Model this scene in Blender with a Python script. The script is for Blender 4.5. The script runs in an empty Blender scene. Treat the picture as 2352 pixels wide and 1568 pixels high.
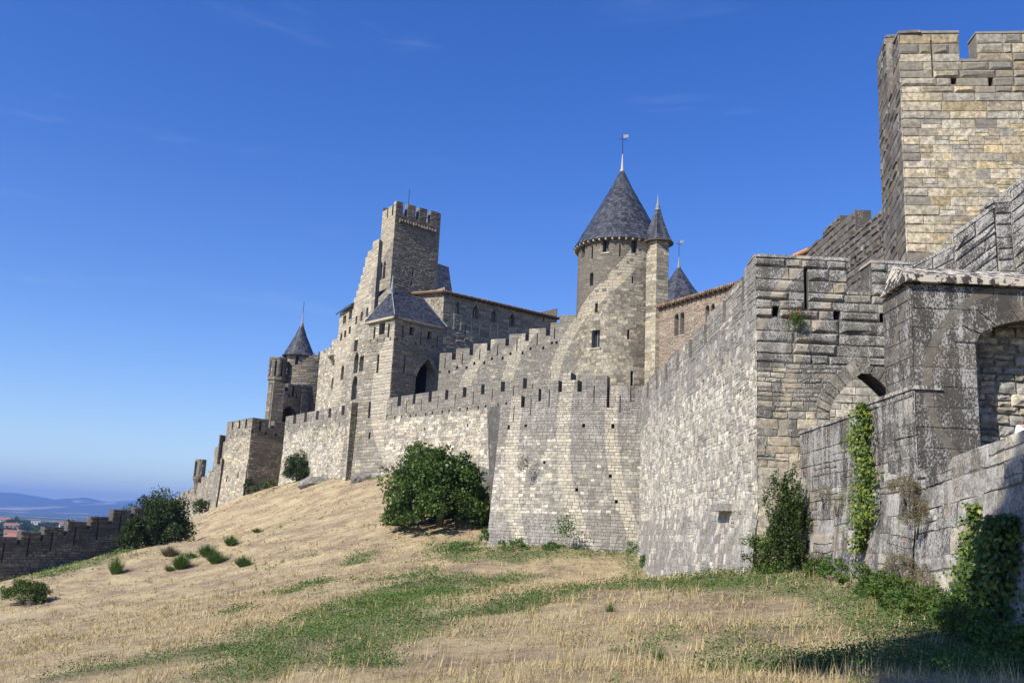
import bpy, bmesh, math, random
import numpy as np
from mathutils import Vector, Matrix
random.seed(7)
rng = np.random.default_rng(7)
S = bpy.context.scene
COL = S.collection

# ------------------------------------------------------------------ camera
FPX, CX, CY = 2150.0, 1176.0, 784.0          # focal length and centre for a 2352 x 1568 picture
EYE = Vector((0.0, 0.0, 1.7))
PITCH, ROLL = math.atan(444.0 / FPX), 0.047
_F = Vector((0, math.cos(PITCH), math.sin(PITCH)))
_U0 = Vector((0, -math.sin(PITCH), math.cos(PITCH)))
_R0 = Vector((1, 0, 0))
_R = _R0 * math.cos(ROLL) + _U0 * math.sin(ROLL)
_U = -_R0 * math.sin(ROLL) + _U0 * math.cos(ROLL)
cam_d = bpy.data.cameras.new('camera'); cam = bpy.data.objects.new('camera', cam_d); COL.objects.link(cam)
cam_d.sensor_width = 36.0; cam_d.lens = FPX / 2352.0 * 36.0; cam_d.clip_start = 0.1; cam_d.clip_end = 60000
m = Matrix((( _R.x, _U.x, -_F.x, EYE.x), (_R.y, _U.y, -_F.y, EYE.y), (_R.z, _U.z, -_F.z, EYE.z), (0, 0, 0, 1)))
cam.matrix_world = m
S.camera = cam

# ------------------------------------------------------------------ sky, sun, exposure
SUN_EL = math.radians(42.0)
SUN_H = Vector((0.74, 0.672, 0)).normalized()          # the way the light travels over the ground
SUN_DIR = Vector((SUN_H.x * math.cos(SUN_EL), SUN_H.y * math.cos(SUN_EL), -math.sin(SUN_EL)))
w = bpy.data.worlds.new('World'); S.world = w; w.use_nodes = True
nt = w.node_tree; nt.nodes.clear()
o_ = nt.nodes.new('ShaderNodeOutputWorld'); b_ = nt.nodes.new('ShaderNodeBackground'); s_ = nt.nodes.new('ShaderNodeTexSky')
h_ = nt.nodes.new('ShaderNodeHueSaturation'); h_.inputs['Saturation'].default_value = 1.38; h_.inputs['Hue'].default_value = 0.521
s_.sky_type = 'NISHITA'; s_.sun_disc = False
s_.sun_elevation = SUN_EL
s_.sun_rotation = math.atan2(-SUN_H.x, -SUN_H.y)
s_.altitude = 150; s_.air_density = 1.0; s_.dust_density = 0.15; s_.ozone_density = 2.0
b_.inputs['Strength'].default_value = 0.115
nt.links.new(s_.outputs[0], h_.inputs['Color'])
# a few thin wisps of high cloud all round the sky
tc_ = nt.nodes.new('ShaderNodeTexCoord'); mp_ = nt.nodes.new('ShaderNodeMapping'); mp_.inputs['Scale'].default_value = (1.6, 1.6, 9.0); mp_.inputs['Location'].default_value = (.35, .2, .6)
n_ = nt.nodes.new('ShaderNodeTexNoise'); n_.inputs['Scale'].default_value = 2.2; n_.inputs['Detail'].default_value = 9; n_.inputs['Roughness'].default_value = .62; n_.inputs['Distortion'].default_value = .6
mr_ = nt.nodes.new('ShaderNodeMapRange'); mr_.interpolation_type = 'SMOOTHSTEP'; mr_.inputs[1].default_value = .58; mr_.inputs[2].default_value = .85; mr_.inputs[4].default_value = .10
mx_ = nt.nodes.new('ShaderNodeMix'); mx_.data_type = 'RGBA'; mx_.inputs[7].default_value = (5.2, 5.6, 6.4, 1)
nt.links.new(tc_.outputs['Generated'], mp_.inputs[0]); nt.links.new(mp_.outputs[0], n_.inputs['Vector']); nt.links.new(n_.outputs['Fac'], mr_.inputs[0]); nt.links.new(mr_.outputs[0], mx_.inputs[0])
nt.links.new(h_.outputs[0], mx_.inputs[6]); nt.links.new(mx_.outputs[2], b_.inputs[0]); nt.links.new(b_.outputs[0], o_.inputs[0])
sun_d = bpy.data.lights.new('sun', 'SUN'); sun = bpy.data.objects.new('sun', sun_d); COL.objects.link(sun)
sun_d.energy = 5.0; sun_d.angle = math.radians(0.53); sun_d.color = (1.0, 0.94, 0.84)
sun.rotation_euler = SUN_DIR.to_track_quat('-Z', 'Y').to_euler()
sun.location = (-40, -40, 60)
S.view_settings.view_transform = 'Standard'; S.view_settings.look = 'None'
S.view_settings.exposure = 0.6; S.view_settings.gamma = 1.0; S.view_settings.use_curve_mapping = False
S.cycles.max_bounces = 6; S.cycles.volume_bounces = 0; S.cycles.use_denoising = True

# ------------------------------------------------------------------ helpers
def W(px, py, Y):
    """the place seen at picture point (px, py) that lies Y metres ahead"""
    d = _R * ((px - CX) / FPX) - _U * ((py - CY) / FPX) + _F
    return EYE + d * ((Y - EYE.y) / d.y)
def ray(px, py):
    return (_R * ((px - CX) / FPX) - _U * ((py - CY) / FPX) + _F)

def tag(o, label=None, cat=None, group=None, kind=None):
    if label: o['label'] = label
    if cat: o['category'] = cat
    if group: o['group'] = group
    if kind: o['kind'] = kind
    return o
def thing(name, loc, label, cat, group=None):
    o = bpy.data.objects.new(name, None); COL.objects.link(o); o.location = loc
    o.empty_display_size = 0.3
    return tag(o, label, cat, group)
def adopt(o, parent):
    o.parent = parent
    if parent is not None and parent.parent is None:
        o.matrix_parent_inverse = Matrix.Translation(-Vector(parent.location))
    return o
def mesh_obj(name, V, F, mat, parent=None, tone=None, wuv=None, smooth=False, origin=None):
    me = bpy.data.meshes.new(name)
    V = np.asarray(V, dtype=np.float64).reshape(-1, 3)
    if origin is not None: V = V - np.asarray(origin)
    me.from_pydata(V.tolist(), [], F)
    if tone is not None:
        a = me.attributes.new('tone', 'FLOAT_COLOR', 'POINT'); a.data.foreach_set('color', np.asarray(tone, dtype=np.float32).ravel())
    if wuv is not None:
        a = me.attributes.new('wuv', 'FLOAT_VECTOR', 'POINT'); a.data.foreach_set('vector', np.asarray(wuv, dtype=np.float32).ravel())
    if smooth: me.polygons.foreach_set('use_smooth', [True] * len(me.polygons))
    if mat is not None: me.materials.append(mat)
    o = bpy.data.objects.new(name, me); COL.objects.link(o)
    if origin is not None: o.location = origin
    if parent is not None: adopt(o, parent)
    return o
def mesh_np(name, V, nper, mat, parent=None, tone=None, origin=None):
    """V: (n*nper,3) soup of n polygons with nper corners each"""
    V = np.asarray(V, dtype=np.float32).reshape(-1, 3); n = len(V) // nper
    if origin is not None: V = V - np.asarray(origin, dtype=np.float32)
    me = bpy.data.meshes.new(name)
    me.vertices.add(len(V)); me.vertices.foreach_set('co', V.ravel())
    me.loops.add(len(V)); me.loops.foreach_set('vertex_index', np.arange(len(V), dtype=np.int32))
    me.polygons.add(n); me.polygons.foreach_set('loop_start', np.arange(0, len(V), nper, dtype=np.int32))
    me.update(calc_edges=True)
    if tone is not None:
        a = me.attributes.new('tone', 'FLOAT_COLOR', 'POINT')
        a.data.foreach_set('color', np.repeat(np.asarray(tone, dtype=np.float32), nper, axis=0).ravel())
    me.materials.append(mat)
    o = bpy.data.objects.new(name, me); COL.objects.link(o)
    if origin is not None: o.location = origin
    if parent is not None: adopt(o, parent)
    return o
class MB:
    """collects simple solids into one mesh"""
    def __init__(s): s.V = []; s.F = []
    def add(s, V, F):
        b = len(s.V); s.V += [tuple(v) for v in V]; s.F += [tuple(i + b for i in f) for f in F]; return s
    def box(s, c, sx, sy, sz, rz=0.0, taper=1.0):
        cs, sn = math.cos(rz), math.sin(rz); V = []
        for k, z in enumerate((-sz / 2, sz / 2)):
            t = 1.0 if k == 0 else taper
            for x, y in ((-sx, -sy), (sx, -sy), (sx, sy), (-sx, sy)):
                x, y = x / 2 * t, y / 2 * t
                V.append((c[0] + x * cs - y * sn, c[1] + x * sn + y * cs, c[2] + z))
        return s.add(V, [(0, 3, 2, 1), (4, 5, 6, 7), (0, 1, 5, 4), (1, 2, 6, 5), (2, 3, 7, 6), (3, 0, 4, 7)])
    def hexa(s, P):   # eight points: bottom ring, top ring
        return s.add(P, [(0, 3, 2, 1), (4, 5, 6, 7), (0, 1, 5, 4), (1, 2, 6, 5), (2, 3, 7, 6), (3, 0, 4, 7)])
    def tube(s, pts, rad, n=7, cap=True):
        pts = [Vector(p) for p in pts]; rings = []
        b = len(s.V)
        for i, p in enumerate(pts):
            d = (pts[min(i + 1, len(pts) - 1)] - pts[max(i - 1, 0)]).normalized()
            a = d.cross(Vector((0, 0, 1)) if abs(d.z) < 0.9 else Vector((1, 0, 0))).normalized(); c = d.cross(a)
            r = rad[i] if hasattr(rad, '__len__') else rad
            for k in range(n):
                t = 2 * math.pi * k / n
                s.V.append(tuple(p + (a * math.cos(t) + c * math.sin(t)) * r))
        for i in range(len(pts) - 1):
            for k in range(n):
                k2 = (k + 1) % n
                s.F.append((b + i * n + k, b + i * n + k2, b + (i + 1) * n + k2, b + (i + 1) * n + k))
        if cap:
            s.F.append(tuple(b + k for k in range(n))[::-1]); e = b + (len(pts) - 1) * n
            s.F.append(tuple(e + k for k in range(n)))
        return s
    def lathe(s, c, prof, n=20):
        b = len(s.V)
        for r, z in prof:
            for k in range(n):
                t = 2 * math.pi * k / n
                s.V.append((c[0] + r * math.cos(t), c[1] + r * math.sin(t), z))
        for i in range(len(prof) - 1):
            for k in range(n):
                k2 = (k + 1) % n
                s.F.append((b + i * n + k, b + i * n + k2, b + (i + 1) * n + k2, b + (i + 1) * n + k))
        return s
    def build(s, name, mat, parent=None, smooth=False, tone=None, origin=None):
        t = None if tone is None else [tone] * len(s.V)
        return mesh_obj(name, s.V, s.F, mat, parent, tone=t, smooth=smooth, origin=origin)

# ------------------------------------------------------------------ materials
def ND(nt, typ, **kw):
    n = nt.nodes.new(typ)
    for k, v in kw.items():
        if k == 'ins':
            for kk, vv in v.items(): n.inputs[kk].default_value = vv
        else: setattr(n, k, v)
    return n
def new_mat(name):
    m = bpy.data.materials.new(name); m.use_nodes = True; nt = m.node_tree
    b = nt.nodes['Principled BSDF']; b.inputs['Roughness'].default_value = 0.9
    b.inputs['Specular IOR Level'].default_value = 0.25
    return m, nt, b
def rgb(c): return (c[0], c[1], c[2], 1.0)
def math_n(nt, op, a, b=None, clamp=False, c=None):
    n = nt.nodes.new('ShaderNodeMath'); n.operation = op; n.use_clamp = clamp
    for i, v in enumerate((a, b, c)):
        if v is None: continue
        if isinstance(v, (int, float)): n.inputs[i].default_value = v
        else: nt.links.new(v, n.inputs[i])
    return n.outputs[0]
def mix_c(nt, fac, a, b, mode='MIX'):
    n = nt.nodes.new('ShaderNodeMix'); n.data_type = 'RGBA'; n.blend_type = mode; n.clamp_factor = True
    for i, v in ((0, fac), (6, a), (7, b)):
        if isinstance(v, (int, float)): n.inputs[i].default_value = v
        elif isinstance(v, tuple): n.inputs[i].default_value = v
        else: nt.links.new(v, n.inputs[i])
    return n.outputs[2]
def ramp(nt, fac, stops, interp='LINEAR'):
    n = nt.nodes.new('ShaderNodeValToRGB'); cr = n.color_ramp; cr.interpolation = interp
    while len(cr.elements) < len(stops): cr.elements.new(0.5)
    for e, (p, c) in zip(cr.elements, stops):
        e.position = p; e.color = rgb(c) if len(c) == 3 else c
    nt.links.new(fac, n.inputs[0]); return n.outputs[0]
def smooth(nt, x, lo, hi):
    n = nt.nodes.new('ShaderNodeMapRange'); n.interpolation_type = 'SMOOTHSTEP'
    n.inputs[1].default_value = lo; n.inputs[2].default_value = hi
    nt.links.new(x, n.inputs[0]); return n.outputs[0]
def pos_noise(nt, scale, detail=4, rough=0.6, stretch=(1, 1, 1), off=0.0):
    g = nt.nodes.new('ShaderNodeNewGeometry')
    mp = nt.nodes.new('ShaderNodeMapping'); mp.inputs['Scale'].default_value = stretch; mp.inputs['Location'].default_value = (off, off * 1.7, off * .6)
    nt.links.new(g.outputs['Position'], mp.inputs[0])
    n = nt.nodes.new('ShaderNodeTexNoise'); n.inputs['Scale'].default_value = scale; n.inputs['Detail'].default_value = detail; n.inputs['Roughness'].default_value = rough
    nt.links.new(mp.outputs[0], n.inputs['Vector']); return n.outputs['Fac']

def stone_mat(name, tints, dark=(0.075, 0.07, 0.062), dark_amt=0.5, white=0.25, orange=0.15, arcs=(), pale=(0.47, 0.41, 0.30), scale=1.0, streak=0.4, bump=0.5, mortar=False):
    """weathered masonry; tone.r picks a block's tint, tone.g its value, tone.b how lichened it is"""
    m, nt, b = new_mat(name)
    at = ND(nt, 'ShaderNodeAttribute', attribute_name='tone'); sp = nt.nodes.new('ShaderNodeSeparateColor'); nt.links.new(at.outputs['Color'], sp.inputs[0])
    r, g, wv = sp.outputs[0], sp.outputs[1], sp.outputs[2]
    n = len(tints)
    fine = pos_noise(nt, 7.0 * scale, 5, 0.65)
    rr = math_n(nt, 'ADD', r, math_n(nt, 'MULTIPLY', math_n(nt, 'SUBTRACT', fine, 0.5), 0.25), True)
    col = ramp(nt, rr, [(i / max(1, n - 1), t) for i, t in enumerate(tints)])
    val = math_n(nt, 'ADD', 0.66, math_n(nt, 'MULTIPLY', g, 0.62))
    val = math_n(nt, 'MULTIPLY', val, math_n(nt, 'ADD', 0.62, math_n(nt, 'MULTIPLY', smooth(nt, fine, 0.33, 0.67), 0.72)))
    speck = smooth(nt, pos_noise(nt, 38.0 * scale, 3, 0.7, off=31.0), 0.36, 0.66)
    val = math_n(nt, 'MULTIPLY', val, math_n(nt, 'ADD', 0.74, math_n(nt, 'MULTIPLY', speck, 0.5)))
    vm = nt.nodes.new('ShaderNodeVectorMath'); vm.operation = 'SCALE'
    nt.links.new(col, vm.inputs[0]); nt.links.new(val, vm.inputs['Scale']); col = vm.outputs[0]
    big = pos_noise(nt, 0.45 * scale, 5, 0.62, off=3.1)
    mid = pos_noise(nt, 2.6 * scale, 6, 0.7, off=9.7)
    stk = pos_noise(nt, 1.5 * scale, 4, 0.6, stretch=(1, 1, 0.16), off=5.0)
    grime = math_n(nt, 'ADD', math_n(nt, 'MULTIPLY', big, 0.85), math_n(nt, 'MULTIPLY', mid, 0.55))
    grime = math_n(nt, 'ADD', grime, math_n(nt, 'MULTIPLY', stk, streak))
    grime = math_n(nt, 'SUBTRACT', math_n(nt, 'ADD', grime, math_n(nt, 'MULTIPLY', wv, 0.75)), 0.12)
    grime = smooth(nt, grime, 0.66 + streak * 0.45, 1.12 + streak * 0.5)
    grime = math_n(nt, 'MULTIPLY', grime, min(1.0, dark_amt * 1.5))
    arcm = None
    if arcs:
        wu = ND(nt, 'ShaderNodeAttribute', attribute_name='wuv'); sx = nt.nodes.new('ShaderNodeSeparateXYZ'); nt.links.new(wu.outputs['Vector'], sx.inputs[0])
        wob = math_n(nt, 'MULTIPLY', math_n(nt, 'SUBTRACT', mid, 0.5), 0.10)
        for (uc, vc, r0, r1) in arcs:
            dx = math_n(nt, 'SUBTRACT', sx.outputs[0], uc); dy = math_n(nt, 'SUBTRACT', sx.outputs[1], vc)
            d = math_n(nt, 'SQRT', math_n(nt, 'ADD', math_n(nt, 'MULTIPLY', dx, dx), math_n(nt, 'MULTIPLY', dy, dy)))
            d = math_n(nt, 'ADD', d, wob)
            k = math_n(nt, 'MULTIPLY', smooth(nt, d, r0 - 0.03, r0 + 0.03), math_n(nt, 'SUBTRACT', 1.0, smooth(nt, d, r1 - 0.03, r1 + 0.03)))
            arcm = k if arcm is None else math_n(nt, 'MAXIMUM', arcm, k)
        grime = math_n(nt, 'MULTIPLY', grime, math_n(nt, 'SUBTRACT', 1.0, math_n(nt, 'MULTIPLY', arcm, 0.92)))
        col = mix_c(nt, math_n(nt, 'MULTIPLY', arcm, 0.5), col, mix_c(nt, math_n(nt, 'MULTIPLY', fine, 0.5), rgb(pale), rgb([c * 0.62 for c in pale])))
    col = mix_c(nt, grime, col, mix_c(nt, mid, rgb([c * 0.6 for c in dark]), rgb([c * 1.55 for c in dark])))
    if white > 0:
        l1 = pos_noise(nt, 30.0 * scale, 6, 0.75, stretch=(1, 1, 0.6), off=1.3); l2 = pos_noise(nt, 1.7 * scale, 5, 0.65, off=7.7)
        l3 = pos_noise(nt, 5.5 * scale, 4, 0.65, stretch=(1, 1, 0.13), off=12.1)
        wl = math_n(nt, 'ADD', math_n(nt, 'MULTIPLY', l1, 0.95), math_n(nt, 'ADD', math_n(nt, 'MULTIPLY', l2, 0.40), math_n(nt, 'MULTIPLY', wv, 0.10)))
        wl = math_n(nt, 'ADD', wl, math_n(nt, 'MULTIPLY', l3, 0.5 * streak))
        c0 = 0.86 + 0.28 * streak - white * 0.2
        wl = smooth(nt, wl, c0, c0 + 0.12)
        if arcm is not None: wl = math_n(nt, 'MULTIPLY', wl, math_n(nt, 'SUBTRACT', 1.0, math_n(nt, 'MULTIPLY', arcm, 0.8)))
        col = mix_c(nt, math_n(nt, 'MULTIPLY', wl, 0.75), col, rgb((0.44, 0.425, 0.39)))
    if orange > 0:
        o1 = pos_noise(nt, 3.3 * scale, 5, 0.7, off=21.0)
        ol = math_n(nt, 'ADD', o1, math_n(nt, 'MULTIPLY', wv, 0.10)); ol = smooth(nt, ol, 0.80 - orange * 0.3, 0.88 - orange * 0.3)
        col = mix_c(nt, math_n(nt, 'MULTIPLY', ol, 0.6), col, rgb((0.30, 0.17, 0.045)))
    nt.links.new(col, b.inputs['Base Color'])
    bp = nt.nodes.new('ShaderNodeBump'); bp.inputs['Strength'].default_value = bump; bp.inputs['Distance'].default_value = 0.04
    hgt = math_n(nt, 'ADD', math_n(nt, 'MULTIPLY', fine, 0.7), math_n(nt, 'MULTIPLY', pos_noise(nt, 26 * scale, 3, 0.6), 0.35))
    nt.links.new(hgt, bp.inputs['Height']); nt.links.new(bp.outputs[0], b.inputs['Normal'])
    return m
def plain_mat(name, c, rough=0.8, var=0.25, scale=6.0, metal=0.0, bump=0.0, tone=0.0):
    m, nt, b = new_mat(name); b.inputs['Roughness'].default_value = rough; b.inputs['Metallic'].default_value = metal
    n = pos_noise(nt, scale, 4, 0.6)
    f = math_n(nt, 'ADD', 1 - var, math_n(nt, 'MULTIPLY', n, 2 * var))
    if tone:
        at = ND(nt, 'ShaderNodeAttribute', attribute_name='tone'); sp = nt.nodes.new('ShaderNodeSeparateColor'); nt.links.new(at.outputs['Color'], sp.inputs[0])
        f = math_n(nt, 'MULTIPLY', f, math_n(nt, 'ADD', 1 - tone, math_n(nt, 'MULTIPLY', sp.outputs[1], 2 * tone)))
    vm = nt.nodes.new('ShaderNodeVectorMath'); vm.operation = 'SCALE'; vm.inputs[0].default_value = c
    nt.links.new(f, vm.inputs['Scale']); nt.links.new(vm.outputs[0], b.inputs['Base Color'])
    if bump:
        bp = nt.nodes.new('ShaderNodeBump'); bp.inputs['Strength'].default_value = bump; bp.inputs['Distance'].default_value = 0.03
        nt.links.new(n, bp.inputs['Height']); nt.links.new(bp.outputs[0], b.inputs['Normal'])
    return m
def leaf_mat(name, stops, rough=0.55, transl=0.25):
    m, nt, b = new_mat(name); b.inputs['Roughness'].default_value = rough
    at = ND(nt, 'ShaderNodeAttribute', attribute_name='tone'); sp = nt.nodes.new('ShaderNodeSeparateColor'); nt.links.new(at.outputs['Color'], sp.inputs[0])
    col = ramp(nt, sp.outputs[0], [(i / (len(stops) - 1), c) for i, c in enumerate(stops)])
    nt.links.new(col, b.inputs['Base Color'])
    if transl:
        tr = nt.nodes.new('ShaderNodeBsdfTranslucent'); nt.links.new(mix_c(nt, 0.5, col, rgb((0.30, 0.36, 0.05)), 'MULTIPLY'), tr.inputs[0])
        nt.links.new(mix_c(nt, 0.35, col, rgb((0.16, 0.22, 0.02))), tr.inputs[0])
        mx = nt.nodes.new('ShaderNodeMixShader'); mx.inputs[0].default_value = transl
        nt.links.new(b.outputs[0], mx.inputs[1]); nt.links.new(tr.outputs[0], mx.inputs[2])
        nt.links.new(mx.outputs[0], nt.nodes['Material Output'].inputs[0])
    return m

# ------------------------------------------------------------------ the lie of the land
_cp = [(0, 0, 0), (-10, -8, -1.6), (8, -8, 1.0), (-25, -8, -5), (7.2, 3, 1.0), (9, 8, 1.1)]
def _c(px, py, Y, dz=0.0):
    p = W(px, py, Y); _cp.append((p.x, p.y, p.z + dz))
for a in [(1176, 1568, 10.3), (600, 1568, 13), (0, 1568, 18), (2000, 1568, 7.8), (2352, 1568, 9.6), (2200, 1395, 15.2), (2000, 1335, 19.4), (1850, 1300, 23.7),
          (1735, 1312, 24.2), (1600, 1320, 32), (1500, 1320, 40), (1465, 1256, 45), (1300, 1258, 45), (1130, 1243, 49), (1070, 1240, 52), (1000, 1215, 55),
          (900, 1178, 62), (1080, 1090, 72), (900, 1093, 81), (800, 1090, 89), (720, 1093, 94), (650, 1113, 100), (560, 1138, 102), (430, 1205, 112),
          (285, 1262, 68.5), (150, 1300, 64.5), (0, 1336, 60.5), (300, 1420, 38), (700, 1330, 46), (1000, 1330, 38), (1250, 1350, 27), (1000, 1440, 18), (400, 1330, 56), (560, 1230, 75)]:
    _c(*a)
_cp += [(-2, 95, 8.0), (-10, 110, 8.5), (20, 60, 7.0), (30, 90, 9.0), (12, 40, 4.5), (14, 24, 3.0), (-30, 118, 5.0), (-45, 100, -5.0), (-48, 70, -9.5), (-34, 76, -4.5), (-42, 45, -8.0), (-30, 20, -6.0), (35, 30, 7)]
_cp = np.array(_cp, dtype=float)
def _tps(P):
    n = len(P); X = P[:, :2]; d = np.linalg.norm(X[:, None] - X[None], axis=2); K = np.where(d > 0, d * d * np.log(d + 1e-12), 0) + np.eye(n) * 1.5
    A = np.zeros((n + 3, n + 3)); A[:n, :n] = K; A[:n, n] = 1; A[:n, n + 1:] = X; A[n, :n] = 1; A[n + 1:, :n] = X.T
    bb = np.zeros(n + 3); bb[:n] = P[:, 2]; return np.linalg.solve(A, bb), X
_tw, _tx = _tps(_cp)
VALLEY = -15.0
def terrain(x, y):
    x = np.asarray(x, dtype=float); y = np.asarray(y, dtype=float); sh = x.shape; x = x.ravel(); y = y.ravel()
    cx = np.clip(x, -50, 40); cy = np.clip(y, -14, 122)
    z = np.empty(len(x))
    for a in range(0, len(x), 20000):
        s_ = slice(a, a + 20000)
        d = np.hypot(cx[s_, None] - _tx[None, :, 0], cy[s_, None] - _tx[None, :, 1])
        z[s_] = (np.where(d > 0, d * d * np.log(d + 1e-12), 0) @ _tw[:-3]) + _tw[-3] + _tw[-2] * cx[s_] + _tw[-1] * cy[s_]
    dist = np.hypot(x - cx, y - cy); t = np.clip(dist / 70.0, 0, 1); t = t * t * (3 - 2 * t)
    far = VALLEY + 3.0 * np.sin(x * 0.011 + 1) * np.sin(y * 0.009)
    near = 0.05 * np.sin(x * 1.7 + 0.6 * y) * np.sin(y * 1.3) + 0.03 * np.sin(3.1 * x + 1.0) * np.sin(2.7 * y + x)
    z = z * (1 - t) + far * t + near * (1 - t)
    return z.reshape(sh)
def tz(x, y): return float(terrain(np.array([x]), np.array([y]))[0])
def ground_hit(px, py, lo=5.0, hi=130.0):
    d = ray(px, py); Y = np.arange(lo, hi, 0.15); t = Y / d.y
    x = EYE.x + d.x * t; z = EYE.z + d.z * t; g = terrain(x, Y); k = np.where(z <= g)[0]
    i = k[0] if len(k) else len(Y) - 1
    return Vector((float(x[i]), float(Y[i]), float(g[i])))
# ------------------------------------------------------------------ masonry
def plane_map(A, B, z0, slope=0.0, batter=0.0, vb=0.0):
    """A, B plan points; the outward side is the one that faces the camera"""
    A = Vector((A[0], A[1], 0)); B = Vector((B[0], B[1], 0)); e = (B - A); U = e.length; e.normalize()
    n = Vector((e.y, -e.x, 0))
    if n.dot(Vector((EYE.x, EYE.y, 0)) - (A + B) / 2) < 0: n = -n
    def f(u, v, w):
        w2 = w + (batter * max(0.0, vb - v))
        return (A.x + e.x * u + n.x * w2, A.y + e.y * u + n.y * w2, z0 + v + slope * u)
    f.U = U; f.n = n; f.e = e; f.A = A; f.vb = vb if batter else None; return f
def cyl_map(c, R, th0, z0, batter=0.0, vb=0.0):
    def f(u, v, w):
        t = th0 + u / R; r = R + w + batter * max(0.0, vb - v)
        return (c[0] + r * math.cos(t), c[1] + r * math.sin(t), z0 + v)
    f.vb = vb if batter else None; f.c = c; f.R = R; f.th0 = th0; return f
def arch_open(u0, u1, v0, vs, va, depth=None, steps=8, pointed=True):
    """opening with a pointed or round head as a stack of slots"""
    out = [(u0, u1, v0, vs, depth)]; c = (u0 + u1) / 2; h = (u1 - u0) / 2; H = va - vs
    for i in range(steps):
        a, b = vs + H * i / steps, vs + H * (i + 1) / steps; t = (i + 0.5) / steps
        if pointed: k = 1 - t ** 1.7
        else: k = math.sqrt(max(0, 1 - t * t))
        out.append((c - h * k, c + h * k, a, b, depth))
    return out
class Wall:
    def __init__(s, mapf, U, top, v0, openings=(), T=0.8, du=None, mit=(1.0, 1.0)):
        """top: height or list of (u0, u1, vtop)"""
        s.f, s.U, s.v0, s.T = mapf, U, v0, T
        s.top = top if isinstance(top, list) else [(0.0, U, top)]
        tl = sorted(s.top); s.top = [(0.0 if i == 0 else max(0.0, a), (max(0.0, tl[i + 1][0]) if i + 1 < len(tl) else U), t) for i, (a, b, t) in enumerate(tl)]; s.top = [q for q in s.top if q[1] - q[0] > 1e-4]
        s.op = [o if len(o) == 5 else (*o, None) for o in openings]
        us = {0.0, U}; vs = {v0}; s.mit = (0, 0) if du else mit
        if getattr(mapf, 'vb', None) is not None: vs.add(mapf.vb)
        for a, b, t in s.top: us |= {max(0, a), min(U, b)}; vs.add(t)
        for a, b, c, d, _ in s.op: us |= {min(max(a, 0), U), min(max(b, 0), U)}; vs |= {max(c, v0), d}
        s.vmax = max(t for _, _, t in s.top)
        vs = {v for v in vs if v0 <= v <= s.vmax}
        if du:
            k = int(math.ceil(U / du)); us |= {U * i / k for i in range(k + 1)}
        def clean(a):
            a = sorted(a); o = [a[0]]
            for x in a[1:]:
                if x - o[-1] > 0.004: o.append(x)
            return o
        s.us, s.vs = clean(us), clean(vs)
        nu, nv = len(s.us) - 1, len(s.vs) - 1
        s.cell = np.zeros((nu, nv))            # 0 solid, -depth recess, nan open
        for i in range(nu):
            uc = (s.us[i] + s.us[i + 1]) / 2
            tp = max([t for a, b, t in s.top if a <= uc <= b] or [v0])
            for j in range(nv):
                vc = (s.vs[j] + s.vs[j + 1]) / 2
                if vc > tp: s.cell[i, j] = np.nan; continue
                for a, b, c, d, dep in s.op:
                    if a < uc < b and c < vc < d: s.cell[i, j] = np.nan if dep is None else -dep
        s.tops = [max([t for a, b, t in s.top if a <= (s.us[i] + s.us[i + 1]) / 2 <= b] or [v0]) for i in range(nu)]
    def core(s, name, mat, parent, weather=None):
        nu, nv = s.cell.shape; V = []; F = []; idx = {}; tn = []; wu = []
        def P(i, j, w):
            k = (i, j, round(w, 4))
            if k not in idx:
                idx[k] = len(V); u, v = s.us[i], s.vs[j]; mu = (s.mit[0] * -w if i == 0 else 0) - (s.mit[1] * -w if i == nu else 0); V.append(s.f(u + mu, v, w)); wu.append((u, v, w))
                tn.append((0.5, 0.25, weather(u, v) if weather else 0.3, 1))
            return idx[k]
        T = s.T
        def fr(i, j):
            if 0 <= i < nu and 0 <= j < nv:
                c = s.cell[i, j]; return -T if np.isnan(c) else c
            return -T
        for i in range(nu):
            for j in range(nv):
                c = s.cell[i, j]
                if not np.isnan(c):
                    F.append((P(i, j, c), P(i + 1, j, c), P(i + 1, j + 1, c), P(i, j + 1, c)))
                    F.append((P(i, j, -T), P(i, j + 1, -T), P(i + 1, j + 1, -T), P(i + 1, j, -T)))
        for i in range(nu + 1):
            for j in range(nv):
                a, b = fr(i - 1, j), fr(i, j)
                if abs(a - b) > 1e-6: F.append((P(i, j, a), P(i, j, b), P(i, j + 1, b), P(i, j + 1, a)))
        for i in range(nu):
            for j in range(nv + 1):
                a, b = fr(i, j - 1), fr(i, j)
                if abs(a - b) > 1e-6: F.append((P(i, j, a), P(i + 1, j, a), P(i + 1, j, b), P(i, j, b)))
        return mesh_obj(name, V, F, mat, parent, tone=tn, wuv=wu)
    def intervals(s, va, vb_):
        h = vb_ - va; j0 = [j for j in range(len(s.vs) - 1) if s.vs[j + 1] > va + 0.2 * h and s.vs[j] < vb_ - 0.2 * h]
        out = []; cur = None
        for i in range(len(s.us) - 1):
            ok = all((not np.isnan(s.cell[i, j])) and s.cell[i, j] == 0 for j in j0) and j0 and s.tops[i] >= vb_ - 0.25 * h
            if ok:
                if cur: cur[1] = s.us[i + 1]
                else: cur = [s.us[i], s.us[i + 1]]
            elif cur: out.append(tuple(cur)); cur = None
        if cur: out.append(tuple(cur))
        return out

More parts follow.
